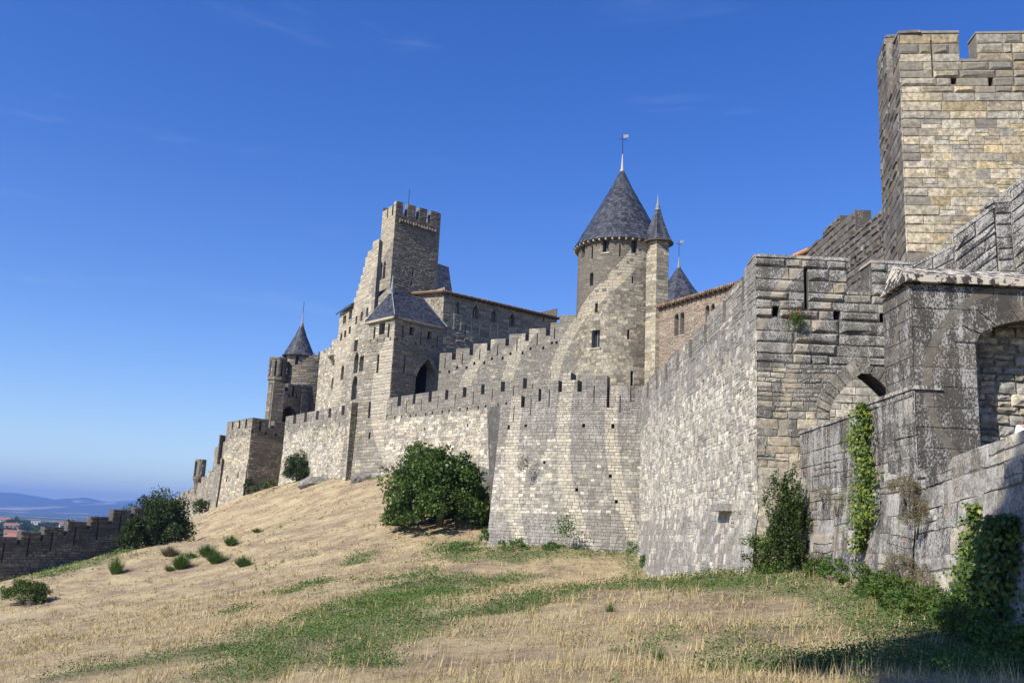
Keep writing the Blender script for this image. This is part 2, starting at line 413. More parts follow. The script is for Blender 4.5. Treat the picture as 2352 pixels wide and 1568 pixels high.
class Stones:
    """the blocks of one wall"""
    def __init__(s): s.L = []
    def block(s, f, u0, u1, v0, v1, p, kind, tone, gap=0.012, jit=0.012, bev=None):
        r = random.uniform
        g = gap; a0, a1, b0, b1 = u0 + g, u1 - g, v0 + g, v1 - g
        if a1 - a0 < 0.03 or b1 - b0 < 0.03: return
        m_ = min(a1 - a0, b1 - b0); jj = min(jit, m_ * 0.12)
        if bev is None: bev = min(0.035, m_ * 0.16, 0.5 * p + 0.004)
        Q = lambda k: [(a0 + k + r(-jj, jj), b0 + k + r(-jj, jj)), (a1 - k + r(-jj, jj), b0 + k + r(-jj, jj)), (a1 - k + r(-jj, jj), b1 - k + r(-jj, jj)), (a0 + k + r(-jj, jj), b1 - k + r(-jj, jj))]
        pts = []; F = []
        base = Q(0)
        pts += [(x, y, -0.02 if kind == 'boss' else -0.008) for x, y in base]
        if kind == 'flat':
            tl = p * 0.35; pts += [(x, y, p + r(-tl, tl)) for x, y in Q(bev)]
            F = [(4, 5, 6, 7)] + [(i, (i + 1) % 4, 4 + (i + 1) % 4, 4 + i) for i in range(4)]
        elif kind == 'boss':
            k1 = m_ * 0.035; k2 = m_ * r(0.17, 0.30)
            pts += [(x, y, 0.015) for x, y in Q(k1)]
            kx = min((a1 - a0) * .3, k2 * r(1.0, 1.8)); q3 = m_ * .07
            pts += [(a0 + kx + r(-q3, q3), b0 + k2 + r(-q3, q3), p * r(.5, 1.1)), (a1 - kx + r(-q3, q3), b0 + k2 + r(-q3, q3), p * r(.5, 1.1)), (a1 - kx + r(-q3, q3), b1 - k2 + r(-q3, q3), p * r(.6, 1.15)), (a0 + kx + r(-q3, q3), b1 - k2 + r(-q3, q3), p * r(.6, 1.15))]
            F = [(8, 9, 10, 11)]
            for o in (0, 4): F += [(o + i, o + (i + 1) % 4, o + 4 + (i + 1) % 4, o + 4 + i) for i in range(4)]
        else:      # rough face
            nu = 3 if (a1 - a0) < 2.2 * (b1 - b0) else 4; nv = 2
            gr = {}
            for i in range(nu + 1):
                for j in range(nv + 1):
                    x = a0 + bev + (a1 - a0 - 2 * bev) * i / nu; y = b0 + bev + (b1 - b0 - 2 * bev) * j / nv
                    inner = 0 < i < nu and 0 < j < nv
                    q = p * (r(0.75, 1.35) if inner else r(0.45, 0.95)) + (0.0 if inner else 0.002)
                    if inner or 0 < i < nu: x += r(-.15, .15) * (a1 - a0) / nu
                    elif 0 < j < nv: y += r(-.1, .1) * (b1 - b0) / nv
                    if not inner: x += r(-jj, jj); y += r(-jj, jj)
                    gr[i, j] = len(pts); pts.append((x, y, q))
            for i in range(nu):
                for j in range(nv): F.append((gr[i, j], gr[i + 1, j], gr[i + 1, j + 1], gr[i, j + 1]))
            F.append((0, 1) + tuple(gr[i, 0] for i in range(nu, -1, -1)))
            F.append((1, 2) + tuple(gr[nu, j] for j in range(nv, -1, -1)))
            F.append((2, 3) + tuple(gr[i, nv] for i in range(nu + 1)))
            F.append((3, 0) + tuple(gr[0, j] for j in range(nv + 1)))
        V = [f(*q) for q in pts]
        s.put(V, F, tone, pts, (u1 - u0) * (v1 - v0))
    def put(s, V, F, tone, wu, area):
        c = np.mean(V, axis=0); d = Vector(c) - EYE
        k = d.dot(_F); sc = -1.0
        if k > 1:
            x, y = d.dot(_R) / k, d.dot(_U) / k
            if abs(x) < 0.56 and abs(y) < 0.38: sc = area / (k * k)
        s.L.append((sc, V, F, tone, wu, c))
    def voussoirs(s, f, uc, vs, half, H, n, th, p, tone_f, pointed=True, side=(1, 1)):
        """ring of wedge blocks over an arch"""
        def pt(t, k):            # t -1..1 across the head, k ring offset
            a = abs(t); sg = 1 if t >= 0 else -1
            if pointed: q = (1 - a) ** (1 / 1.7) if a < 1 else 0.0
            vv = None
            if pointed:
                y = 1 - a; x = 1 - y ** 1.7
                P = Vector((uc + sg * half * x, vs + H * y)); nn = Vector((sg * (0.85 - 0.45 * y), 0.35 + 0.55 * y)).normalized()
            else:
                an = math.pi / 2 * (1 - t); P = Vector((uc + half * math.cos(an), vs + H * math.sin(an))); nn = Vector((math.cos(an), math.sin(an)))
            return P + nn * k
        for i in range(n):
            t0, t1 = -1 + 2 * i / n, -1 + 2 * (i + 1) / n
            if (t0 + t1 < 0 and not side[0]) or (t0 + t1 > 0 and not side[1]): continue
            e = 0.04 / n
            q = [pt(t0 + e, -0.01), pt(t1 - e, -0.01), pt(t1 - e, th), pt(t0 + e, th)]
            cen = sum(q, Vector((0, 0))) / 4
            pts = [(x.x, x.y, -0.04) for x in q] + [((x + (cen - x) * 0.07).x, (x + (cen - x) * 0.07).y, p * random.uniform(.8, 1.1)) for x in q]
            F = [(4, 5, 6, 7)] + [(a, (a + 1) % 4, 4 + (a + 1) % 4, 4 + a) for a in range(4)]
            s.put([f(*a) for a in pts], F, tone_f(), pts, th * half * 2 / n)
    def cap(s, f, u0, u1, v, th, over, T, tone):
        pts = []
        for vv in (v, v + th):
            k = 0.0 if vv == v else 0.02
            for uu, ww in ((u0 - over + k, over - k), (u1 + over - k, over - k), (u1 + over - k, -T - over + k), (u0 - over + k, -T - over + k)):
                pts.append((uu + random.uniform(-.01, .01), vv + random.uniform(-.012, .012), ww))
        F = [(0, 3, 2, 1), (4, 5, 6, 7), (0, 1, 5, 4), (1, 2, 6, 5), (2, 3, 7, 6), (3, 0, 4, 7)]
        s.put([f(*a) for a in pts], F, tone, pts, (u1 - u0) * th * 0.5)
    def finish(s, mat, wallpart, nmax=300, name='stone'):
        s.L.sort(key=lambda a: -a[0])
        vis = [a for a in s.L if a[0] > 0]; n = min(nmax, len(vis))
        for sc, V, F, tone, wu, c in s.L[:n]:
            mesh_obj(name, V, F, mat, wallpart, tone=[tone] * len(V), wuv=wu, origin=c)
        rest = s.L[n:]
        if rest:
            AV = []; AF = []; AT = []; AW = []
            for sc, V, F, tone, wu, c in rest:
                b = len(AV); AV += V; AF += [tuple(i + b for i in q) for q in F]; AT += [tone] * len(V); AW += list(wu)
            o = mesh_obj('small_stonework', AV, AF, mat, wallpart, tone=AT, wuv=AW); o['kind'] = 'stuff'
def lay(st, wl, hr=(0.22, 0.34), wr=(0.3, 0.75), p=(0.008, 0.025), kind='flat', weather=None, gap=0.008, jit=0.012, zcull=True, vmin=None, vmax=None, ends=0.03, tone_r=None, kind_f=None, urange=None, wave=0.0, split=0.0):
    """lay courses of blocks over a wall"""
    v = wl.v0 if vmin is None else vmin; top = wl.vmax if vmax is None else vmax
    ph = random.uniform(0, 50)
    def fw(u, v, w): return wl.f(u, v + wave * (math.sin(u * 1.1 + v * .9 + ph) * .6 + math.sin(u * 2.7 - v * 1.7 + ph) * .4) * min(1.0, max(0.0, wl.vmax - 1.6 - v)), w)
    ff_ = fw if wave else wl.f
    # skip what is underground
    if zcull:
        zs = []
        for k in range(6):
            x, y, z = wl.f(wl.U * k / 5, wl.v0, 0); zs.append(tz(x, y) - z + wl.v0)
        v = max(v, min(zs) - 0.8)
    while v < top - 0.06:
        h = random.uniform(*hr)
        if v + h > top - 0.1: h = top - v
        # let courses meet the level of crenels where they are close
        for t in wl.vs:
            if 0.45 * h < t - v < 1.35 * h and t > wl.v0 + 0.5 and len(wl.top) > 1: h = t - v; break
        for a, b in wl.intervals(v, v + h):
            if urange: a, b = max(a, urange[0]), min(b, urange[1])
            if b - a < 0.05: continue
            A_ = a - (ends if a <= 0.001 else 0); B_ = b + (ends if b >= wl.U - 0.001 else 0)
            u = A_
            while u < B_ - 0.01:
                wd = random.uniform(*wr) * (0.8 + 0.5 * h / hr[1])
                if B_ - u - wd < wr[0] * 0.6: wd = B_ - u
                wd = min(wd, B_ - u)
                if zcull:
                    x, y, z = wl.f((u + wd / 2), v + h, 0)
                    if z < -50 : u += wd; continue
                wt = weather((u + wd / 2), v + h / 2) if weather else 0.2
                kd = kind_f(u + wd / 2, v + h / 2) if kind_f else kind
                pp = random.uniform(*p) * (1.0 if kd == kind else 0.35)
                tone = (random.random() if tone_r is None else tone_r(), random.random(), max(0, min(1, wt + random.uniform(-.3, .3))), 1)
                lo_, hi_ = v, v + h
                if split and v < wl.vmax - 1.5: lo_ -= random.uniform(-.02, .11) * h; hi_ += random.uniform(-.03, .07) * h
                if split and random.random() < split and h > 0.17:
                    m_ = v + h * random.uniform(.38, .62); t2 = (random.random(), random.random(), tone[2], 1); k_ = u + wd * random.uniform(.35, .65)
                    st.block(ff_, u, u + wd, lo_, m_, pp, kd, tone, gap, jit)
                    if random.random() < .5 and wd > .4: st.block(ff_, u, k_, m_, hi_, pp * .8, kd, t2, gap, jit); st.block(ff_, k_, u + wd, m_, hi_, pp * 1.1, kd, tone, gap, jit)
                    else: st.block(ff_, u, u + wd, m_, hi_, random.uniform(*p), kd, t2, gap, jit)
                else: st.block(ff_, u, u + wd, lo_, hi_, pp, kd, tone, gap, jit)
                u += wd
        v += h
def merlons(U, vt, mw, gw, gd, start=0.0, jitter=0.0, hs=None):
    """a crenellated top: merlons mw wide, gaps gw wide and gd deep"""
    out = []; u = start
    if start > 0: out.append((0, start, vt - gd))
    k = 0
    while u < U:
        t = vt + (random.uniform(-jitter, jitter)); e = min(U, u + mw)
        out.append((u, e, t)); u = e
        if u < U: out.append((u, min(U, u + gw), vt - gd)); u += gw
        k += 1
    return out
def std_weather(top, zone=2.0, hi=0.75, lo=0.12, base=None):
    def f(u, v):
        k = max(0.0, min(1.0, (v - (top - zone)) / (0.35 * zone) + 0.5)); x = lo + (hi - lo) * k
        if base and v < base[0]: x = max(x, base[1])
        return x
    return f
# ------------------------------------------------------------------ material library
BUFF = [(0.44, 0.38, 0.275), (0.37, 0.33, 0.255), (0.33, 0.305, 0.26), (0.41, 0.34, 0.225), (0.47, 0.42, 0.32)]
PALE = [(0.53, 0.485, 0.39), (0.47, 0.435, 0.36), (0.42, 0.395, 0.345), (0.51, 0.455, 0.345)]
GREYS = [(0.30, 0.285, 0.25), (0.24, 0.225, 0.195), (0.34, 0.32, 0.275), (0.36, 0.32, 0.245)]
BROWN = [(0.22, 0.172, 0.115), (0.18, 0.145, 0.10), (0.25, 0.205, 0.14), (0.19, 0.16, 0.12)]  # brown stone, lowered further so the keep's right face looks shaded
DARKS = [(0.125, 0.112, 0.092), (0.09, 0.082, 0.07), (0.15, 0.135, 0.108), (0.135, 0.116, 0.088)]
M = {}
M['core'] = stone_mat('mortar_stone', [(0.44, 0.39, 0.30), (0.38, 0.34, 0.27)], dark_amt=0.5, white=0.1, orange=0.0, streak=0.5)
M['core_dark'] = stone_mat('dark_mortar_and_shade', [(0.16, 0.145, 0.12), (0.12, 0.11, 0.09)], dark_amt=0.7, white=0.35, orange=0.1)  # dark joints; also blackens inner walls to stand for indoor shade
M['core_grey'] = stone_mat('grey_mortar', [(0.27, 0.25, 0.21), (0.21, 0.195, 0.165)], dark_amt=0.7, white=0.6, orange=0.25, streak=0.8)
M['slate'] = plain_mat('slate', (0.058, 0.062, 0.073), rough=0.42, var=0.4, scale=1.6, tone=0.5)
M['lead'] = plain_mat('lead_trim', (0.20, 0.21, 0.22), rough=0.5, var=0.15)
M['copper'] = plain_mat('spire_lead', (0.42, 0.36, 0.33), rough=0.5, var=0.15)
M['iron'] = plain_mat('wrought_iron', (0.03, 0.03, 0.035), rough=0.5, var=0.1)
M['tile'] = plain_mat('clay_tile', (0.25, 0.17, 0.11), rough=0.85, var=0.4, scale=3.0, tone=0.35)
M['wood'] = plain_mat('old_timber', (0.10, 0.075, 0.05), rough=0.8, var=0.3)
M['glass'] = plain_mat('window_glass', (0.03, 0.035, 0.045), rough=0.15, var=0.1)
M['rock'] = stone_mat('bedrock', GREYS, dark_amt=0.5, white=0.3, orange=0.1, scale=0.8, bump=0.9)

def CONV(x0, y0, sc): return lambda X, Y: ((x0 + X / sc) * 0.680556, (y0 + Y / sc) * 0.680556)
ZA = CONV(850, 640, 2.138); ZB = CONV(1850, 400, 1.568); ZH = CONV(1150, 850, 2.614); ZL = CONV(560, 1040, 2.24)
ZC = CONV(2400, 850, 1.845); ZT = CONV(2400, 50, 1.742); ZN = CONV(1600, 1200, 2.24); ZM = CONV(0, 1600, 3.36)
ZP = CONV(2900, 550, 2.613)

def on_plane(f, px, py):
    d = ray(px, py); A = f.A; n = f.n
    t = (A - Vector((EYE.x, EYE.y, 0))).dot(n) / Vector((d.x, d.y, 0)).dot(n)
    P = EYE + d * t; return ((P - A).x * f.e.x + (P - A).y * f.e.y, P.z, P)
def opx(f, a, b, depth=None):
    """opening between two picture points on a flat wall"""
    u0, v0, _ = on_plane(f, *a); u1, v1, _ = on_plane(f, *b)
    return (min(u0, u1), max(u0, u1), min(v0, v1), max(v0, v1), depth)
def slot(f, c, wd, ht, depth=0.5, up=False):
    u, v, _ = on_plane(f, *c); return (u - wd / 2, u + wd / 2, v - ht / 2, v + ht / 2, depth)
def pts2(a, aY, b, bY):
    A = W(a[0], a[1], aY); B = W(b[0], b[1], bY); return A, B

def arc3(uvs, width, side=0):
    """ring through three (u, v) points; side 0 centred, +1 outside, -1 inside"""
    (x1, y1), (x2, y2), (x3, y3) = uvs
    d = 2 * (x1 * (y2 - y3) + x2 * (y3 - y1) + x3 * (y1 - y2))
    if abs(d) < 1e-4: d = 1e-4
    ux = ((x1**2 + y1**2) * (y2 - y3) + (x2**2 + y2**2) * (y3 - y1) + (x3**2 + y3**2) * (y1 - y2)) / d
    uy = ((x1**2 + y1**2) * (x3 - x2) + (x2**2 + y2**2) * (x1 - x3) + (x3**2 + y3**2) * (x2 - x1)) / d
    r = math.hypot(x1 - ux, y1 - uy)
    return (ux, uy, r - width * (.5, 0, 1)[side if side >= 0 else 2], r + width * (.5, 1, 0)[side if side >= 0 else 2])
def parc(f, conv, pts, width, side=0): return arc3([on_plane(f, *conv(*q))[:2] for q in pts], width, side)
def face(th, f, U, top, v0, ops=(), T=0.8, mat='castle', core=None, weather=None, nmax=300, layit=True, du=None, st=None, caps=None, mit=(1.0, 1.0), **kw):
    wl = Wall(f, U, top, v0, ops, T, du, mit)
    wt = weather or std_weather(wl.vmax)
    part = wl.core('wall', M[core or 'core'], th, wt)
    st = st or Stones()
    if layit: lay(st, wl, weather=wt, **kw)
    if caps:
        for a, b, t in wl.top:
            if t > wl.vmax - caps[0] and b - a > 0.15: st.cap(f, a, b, t, caps[1], caps[2], T, (random.random(), random.random(), 0.9, 1))
    st.finish(M[mat], part, nmax)
    return wl, part

# ------------------------------------------------------------------ ground
def _axis(segs):
    out = []
    for a, b, s_ in segs: out += list(np.arange(a, b, s_))
    return np.array(out)
gx = np.concatenate([-np.geomspace(9000, 60, 34), _axis([(-58, -24, 1.2), (-24, 10, 0.42), (10, 42, 1.5)]), np.geomspace(44, 9000, 30)])
gy = np.concatenate([-np.geomspace(400, 14, 10), _axis([(-12, 4, 1.5), (4, 34, 0.42), (34, 62, 0.7), (62, 126, 1.2)]), np.geomspace(128, 12500, 40)])
GX, GY = np.meshgrid(gx, gy); GZ = terrain(GX, GY)
# where weeds keep green: bands along the slope, as real runs on the ground
_bands = [([(689, 1495), (790, 1432), (877, 1386), (964, 1354), (1030, 1332)], 1.55), ([(560, 1540), (640, 1512), (720, 1490)], 0.7), ([(790, 1504), (942, 1443), (1073, 1417), (1247, 1372), (1422, 1349), (1565, 1331), (1760, 1334)], 1.05),
          ([(1029, 1252), (1070, 1285), (1138, 1279), (1247, 1268), (1400, 1262), (1465, 1268), (1490, 1308)], 1.2), ([(560, 1560), (690, 1522), (800, 1512), (880, 1528)], 0.45),
          ([(800, 1296), (850, 1274)], 0.8), ([(900, 1330), (960, 1318)], 0.7), ([(131, 1556), (227, 1538), (305, 1530), (414, 1508), (479, 1495)], 0.55), ([(523, 1412), (560, 1396)], 0.5), ([(645, 1364), (732, 1334)], 0.7),
          ([(1180, 1325), (1090, 1345)], 0.8), ([(1500, 1338), (1700, 1345), (1900, 1362), (2000, 1390)], 0.9), ([(1850, 1350), (1990, 1370), (2080, 1430), (2150, 1470), (2300, 1500)], 1.0), ([(1950, 1520), (2150, 1530), (2340, 1540)], 1.3),
          ([(655, 1112), (720, 1096), (800, 1094), (905, 1096)], 0.55), ([(0, 1334), (131, 1314), (261, 1274), (322, 1252)], 1.6)]
BANDS = []
for pl, wd in _bands:
    P = [ground_hit(*q) for q in pl]
    for a, b in zip(P[:-1], P[1:]): BANDS.append((a.x, a.y, b.x, b.y, wd))
def vnoise(x, y, s, seed=0):
    """smooth value noise on numpy arrays"""
    x = x / s + seed * 17.3; y = y / s + seed * 9.1; xi = np.floor(x); yi = np.floor(y); fx = x - xi; fy = y - yi
    fx = fx * fx * (3 - 2 * fx); fy = fy * fy * (3 - 2 * fy)
    h = lambda a, b: np.modf(np.abs(np.sin(a * 127.1 + b * 311.7 + seed * 3.3) * 43758.5453))[0]
    return (h(xi, yi) * (1 - fx) + h(xi + 1, yi) * fx) * (1 - fy) + (h(xi, yi + 1) * (1 - fx) + h(xi + 1, yi + 1) * fx) * fy
def green_mask(x, y):
    best = np.full(x.shape, -9.0)
    for ax, ay, bx, by, wd in BANDS:
        dx, dy = bx - ax, by - ay; L2 = dx * dx + dy * dy + 1e-9
        t = np.clip(((x - ax) * dx + (y - ay) * dy) / L2, 0, 1); d = np.hypot(x - ax - t * dx, y - ay - t * dy)
        best = np.maximum(best, 1 - d / (2 * wd))
    n = vnoise(x, y, 0.9, 1) * 0.6 + vnoise(x, y, 0.3, 2) * 0.4
    g = np.clip((best - 0.5 + (n - 0.5) * 1.2) * 1.8 + 0.5, 0, 1)
    sp = vnoise(x, y, 3.1, 4) * 0.4 + vnoise(x, y, 0.45, 5) * 0.6
    return np.maximum(g, np.clip((sp - 0.765) * 9, 0, 0.8))
ny, nx = GX.shape
faces = (np.arange(ny - 1)[:, None] * nx + np.arange(nx - 1)[None]).ravel()
faces = np.stack([faces, faces + 1, faces + nx + 1, faces + nx], axis=1)
gm = green_mask(GX.ravel(), GY.ravel()) * (np.hypot(GX.ravel(), GY.ravel()) < 140)
mg, nt, b = new_mat('dry_grass_ground')
at = ND(nt, 'ShaderNodeAttribute', attribute_name='tone'); sp = nt.nodes.new('ShaderNodeSeparateColor'); nt.links.new(at.outputs['Color'], sp.inputs[0])
n1 = pos_noise(nt, 0.42, 6, 0.72); n2 = pos_noise(nt, 1.9, 8, 0.8, stretch=(0.7, 1.3, 1), off=2); n3 = pos_noise(nt, 9, 6, 0.8, off=4)
c = ramp(nt, math_n(nt, 'ADD', math_n(nt, 'MULTIPLY', n1, 0.55), math_n(nt, 'MULTIPLY', n2, 0.5)), [(0.42, (0.19, 0.14, 0.095)), (0.485, (0.27, 0.205, 0.13)), (0.54, (0.355, 0.28, 0.16)), (0.62, (0.45, 0.365, 0.21))])
c = mix_c(nt, math_n(nt, 'MULTIPLY', smooth(nt, n3, 0.54, 0.70), .8), c, rgb((0.50, 0.41, 0.245))); c = mix_c(nt, math_n(nt, 'MULTIPLY', math_n(nt, 'SUBTRACT', 1.0, smooth(nt, n3, 0.30, 0.46)), .8), c, rgb((0.13, 0.10, 0.068)))
c = mix_c(nt, math_n(nt, 'MULTIPLY', sp.outputs[0], 0.55), c, mix_c(nt, n2, rgb((0.05, 0.075, 0.02)), rgb((0.10, 0.13, 0.045))))
nf = pos_noise(nt, 0.006, 5, 0.7, stretch=(1, .5, 1), off=3); c = mix_c(nt, sp.outputs[1], c, ramp(nt, nf, [(.40, (0.02, 0.035, 0.012)), (.50, (0.045, 0.065, 0.022)), (.56, (0.10, 0.11, 0.045)), (.62, (0.34, 0.28, 0.16))]))
nt.links.new(c, b.inputs['Base Color'])
bp = nt.nodes.new('ShaderNodeBump'); bp.inputs['Strength'].default_value = 0.9; bp.inputs['Distance'].default_value = 0.09
nt.links.new(math_n(nt, 'ADD', n2, math_n(nt, 'MULTIPLY', n3, 0.5)), bp.inputs['Height']); nt.links.new(bp.outputs[0], b.inputs['Normal'])
dd = np.clip((np.hypot(GX.ravel(), GY.ravel() - 50) - 110) / 60, 0, 1)
ground = mesh_obj('ground', np.stack([GX.ravel(), GY.ravel(), GZ.ravel()], axis=1), faces.tolist(), mg, tone=np.stack([gm, dd, gm * 0, gm * 0 + 1], axis=1), smooth=True)
tag(ground, kind='structure')

# ------------------------------------------------------------------ long wall that runs away from the gate
M['long'] = stone_mat('long_wall_stone', PALE, dark=(0.14, 0.132, 0.12), dark_amt=0.55, white=0.6, orange=0.03, scale=1.0, streak=0.55)
zt = W(1735, 590, 24).z
N0 = W(1735, 590, 24); N1 = W(1474, 893, 44.3)
f = plane_map((N0.x, N0.y), (N1.x, N1.y), 0.0, slope=0.0, batter=0.11, vb=2.6)
U = f.U
t_long = thing('curtain_wall', (N0.x, 34, 1.0), 'long pale wall of rough stones running away from the arched gate wall', 'wall')
top = [(0, 1.15, zt), (1.15, 1.45, zt - 0.9), (1.45, 3.3, zt - 0.15), (3.3, 3.75, zt - 1.0), (3.75, 5.9, zt - 0.25), (5.9, 6.4, zt - 1.1)]
u = 6.4
while u < U:
    top += [(u, min(U, u + 1.9), zt - 0.35 + random.uniform(-.08, .08)), (u + 1.9, min(U, u + 2.45), zt - 1.15)]; u += 2.45
top = [t for t in top if t[0] < U]
ops = [slot(f, (1690, 1132), 0.16, 0.42, 0.3)] + [slot(f, q, 0.16, 0.2, 0.5) for q in ((1615, 880), (1560, 960), (1640, 1010), (1590, 1090), (1530, 1010), (1660, 830), (1545, 1130), (1700, 900))]
wl, part = face(t_long, f, U, top, -1.5, ops, T=1.0, mat='long', weather=std_weather(zt, 2.3, 0.62, 0.12, base=(2.6, 0.5)), hr=(0.19, 0.31), wr=(0.17, 0.44), p=(0.004, 0.022), kind='rough', gap=0.006, jit=0.03, wave=0.03, split=0.3, mit=(1, 0))
u, v, P = on_plane(f, 1668, 1166)
st = Stones(); st.cap(f, u - 0.42, u + 0.42, v - 0.1, 0.2, 0.30, 0.0, (0.7, 0.4, 0.7, 1)); st.finish(M['long'], part, 10, 'corbel_stone')

# ------------------------------------------------------------------ wall with the pointed gate arch
A = N0; Bp = W(2130, 600, 24.0)
f = plane_map((A.x, A.y), (Bp.x, Bp.y), 0.0); fa = f; U = f.U
M['arch'] = stone_mat('gate_wall_stone', BUFF, dark=(0.09, 0.085, 0.073), dark_amt=0.66, white=0.75, orange=0.08, streak=0.4, pale=(0.36, 0.31, 0.235),
     arcs=[parc(f, ZC, ((480, 160), (370, 330), (290, 480)), 0.26), parc(f, ZC, ((700, 350), (640, 440), (585, 540)), 0.28), parc(f, ZC, ((1120, 800), (1090, 840), (1060, 890)), .14)])
u1 = on_plane(f, 1945, 600)[0]; u2 = on_plane(f, 2000, 603)[0]; vg = on_plane(f, 1972, 678)[1]
t_arch = thing('gate_wall', (A.x + 2, 24, 1.0), 'sunlit wall with a pointed gate arch, bossed blocks and beam holes above', 'wall')
top = [(0, u1, zt), (u1, u2, vg), (u2, U, zt - 0.02)]
ua, va, _ = on_plane(f, 1987, 851); us_, vs_, _ = on_plane(f, 1906, 947)
ops = [slot(f, (1851, 664), 0.09, 1.15, None), opx(f, (1774, 702), (1790, 727), 0.6), opx(f, (1914, 711), (1931, 735), 0.6), opx(f, (2020, 718), (2035, 741), 0.6)]
ops += arch_open(us_, 2 * ua - us_, 0.0, vs_, va, None, 40)
def kf(u, v): return 'boss' if v > 6.4 else ('rough')
def arch_w(u, v): return 0.8 if v > 6.3 else (0.42 if v > 4.6 else 0.25)
wl = Wall(f, U, top, -0.6, ops, 0.75); part = wl.core('wall', M['core_grey'], t_arch, arch_w); st = Stones()
# the ring of the arch hides the blocks cut by it
ring = [(a - 0.34 * (1 if dep is None else 1), b + 0.34, c, d + 0.3, dep) for a, b, c, d, dep in arch_open(us_, 2 * ua - us_, vs_, vs_ + 0.01, va, None, 16)[1:]]
wl2 = wl
lay(st, wl2, hr=(0.24, 0.33), wr=(0.35, 0.95), p=(0.035, 0.095), kind='boss', weather=arch_w, gap=0.010, vmin=6.42, kind_f=lambda u, v: 'boss' if random.random() < .7 else 'rough')
lay(st, wl2, hr=(0.19, 0.29), wr=(0.22, 0.52), p=(0.006, 0.03), kind='rough', weather=arch_w, gap=0.009, vmax=6.42, jit=0.02, wave=0.03, split=0.2)
st.voussoirs(f, ua, vs_, ua - us_, va - vs_, 13, 0.40, 0.05, lambda: (random.uniform(.1, .6), random.random(), random.uniform(.3, .65), 1))
for a, b, t in top: st.cap(f, a, b, t, 0.1, 0.03, 0.75, (random.random(), random.random(), 0.85, 1))
st.finish(M['arch'], part, 300)
# lit wall behind the gate
A2, B2 = pts2((1880, 800), 29.5, (2110, 800), 29.5)
f = plane_map((A2.x, A2.y), (B2.x, B2.y), 0.0)
t_ = thing('passage_wall', (A2.x + 1.5, 29.5, 1.5), 'pale wall glimpsed through the pointed gate arch', 'wall')
face(t_, f, f.U, zt - 0.6, 0.0, [], T=0.5, mat='long', weather=lambda u, v: 0.2, hr=(0.2, 0.3), wr=(0.3, 0.7), p=(0.01, 0.03), nmax=200)

# ------------------------------------------------------------------ ramp wall in front, pier and gateway arch
M['ramp'] = stone_mat('ramp_wall_stone', GREYS + [(0.27, 0.21, 0.15)], dark=(0.055, 0.049, 0.043), dark_amt=0.75, white=1.0, orange=0.5, streak=1.0, scale=1.0, bump=0.8)
M['pier'] = stone_mat('pier_stone', DARKS, dark=(0.05, 0.046, 0.042), dark_amt=0.62, white=0.8, orange=0.14, streak=0.8, bump=0.35, pale=(0.20, 0.175, 0.135), arcs=[parc(plane_map((7.52, 17.2), (13.0, 17.2), 0.0), ZC, ((1480, 420), (1345, 760), (1420, 1110)), .16)])
M['rubble'] = stone_mat('rubble_stone', GREYS + BUFF[:2], dark_amt=0.5, white=0.62, orange=0.15, bump=0.8)
XR = 7.52; YP = 17.2
zpar = W(2050, 915, 18.4).z; zpier = W(2105, 650, YP).z; zramp = W(2300, 1038, 14.6).z
t_ramp = thing('ramp_wall', (XR, 15, 0.5), 'grey lichen-streaked retaining wall of the ramp, overgrown with ivy', 'wall')
# far stretch with parapet (level courses)
f = plane_map((XR, 24.0), (XR, YP), 0.0, batter=0.10, vb=3.2); fr = f; U = f.U
ujog = on_plane(f, 1985, 925)[0]; ug = on_plane(f, 2050, 915)[0]
def ramp_w(u, v): return 0.6 if v > 3.4 else 0.36
face(t_ramp, f, U, [(0, ujog, zpar - 0.13), (ujog, U, zpar)], -0.6, [], T=0.5, mat='ramp', core='core_grey', weather=ramp_w, nmax=150, hr=(0.22, 0.46), wr=(0.3, 1.1), p=(0.006, 0.03), kind='rough', gap=0.004, jit=0.014, split=0.2, wave=0.08, caps=(0.4, 0.07, 0.04))
# near stretch: courses climb with the ramp
f = plane_map((XR, YP), (XR, 7.5), 0.0, slope=0.10, batter=0.10, vb=2.6); U = f.U
face(t_ramp, f, U, zramp - 0.15, -1.6, [], T=0.6, mat='ramp', core='core_grey', weather=lambda u, v: 0.42, nmax=150, hr=(0.2, 0.5), wr=(0.3, 1.2), p=(0.008, 0.04), kind='rough', gap=0.004, jit=0.03, split=0.25, wave=0.09)
# ramp floor
MB().box(((XR + 0.5 + 14) / 2, 13.05, 1.4), 14 - XR - 0.5, 11.1, 2 * (zramp - 0.78 - 1.4)).build('ramp_floor', M['core_dark'], t_ramp)
# pier
t_pier = thing('gateway', (XR, YP, 1.0), 'dark stone gateway with a low arch and a lichen-spotted sloping coping', 'gateway')
f = plane_map((XR, 18.45), (XR, YP), 0.0); 
face(t_pier, f, f.U, zpier - 0.02, 1.2, [], T=0.9, mat='pier', core='core_dark', weather=lambda u, v: 0.45, nmax=60, hr=(0.36, 0.39), wr=(0.8, 1.3), p=(0.004, 0.012), gap=0.006, jit=0.004)
f = plane_map((XR, YP), (13.0, YP), 0.0); fp = f
uj, vsp, _ = on_plane(f, 2240, 788); uj2 = uj + 3.3; vcr = on_plane(f, 2420, 733)[1]
ops = arch_open(uj, uj2, 0.6, vsp, vcr, None, 22, pointed=False)
ring = [(a - 0.1, b + 0.1, c, d + 0.36, dep) for a, b, c, d, dep in arch_open(uj, uj2, vsp, vsp + .01, vcr, None, 22, pointed=False)[1:]]
wl = Wall(f, f.U, zpier - 0.02, 0.6, ops, 0.5); part = wl.core('wall', M['core_grey'], t_pier, lambda u, v: 0.6); st = Stones()
wl2 = wl
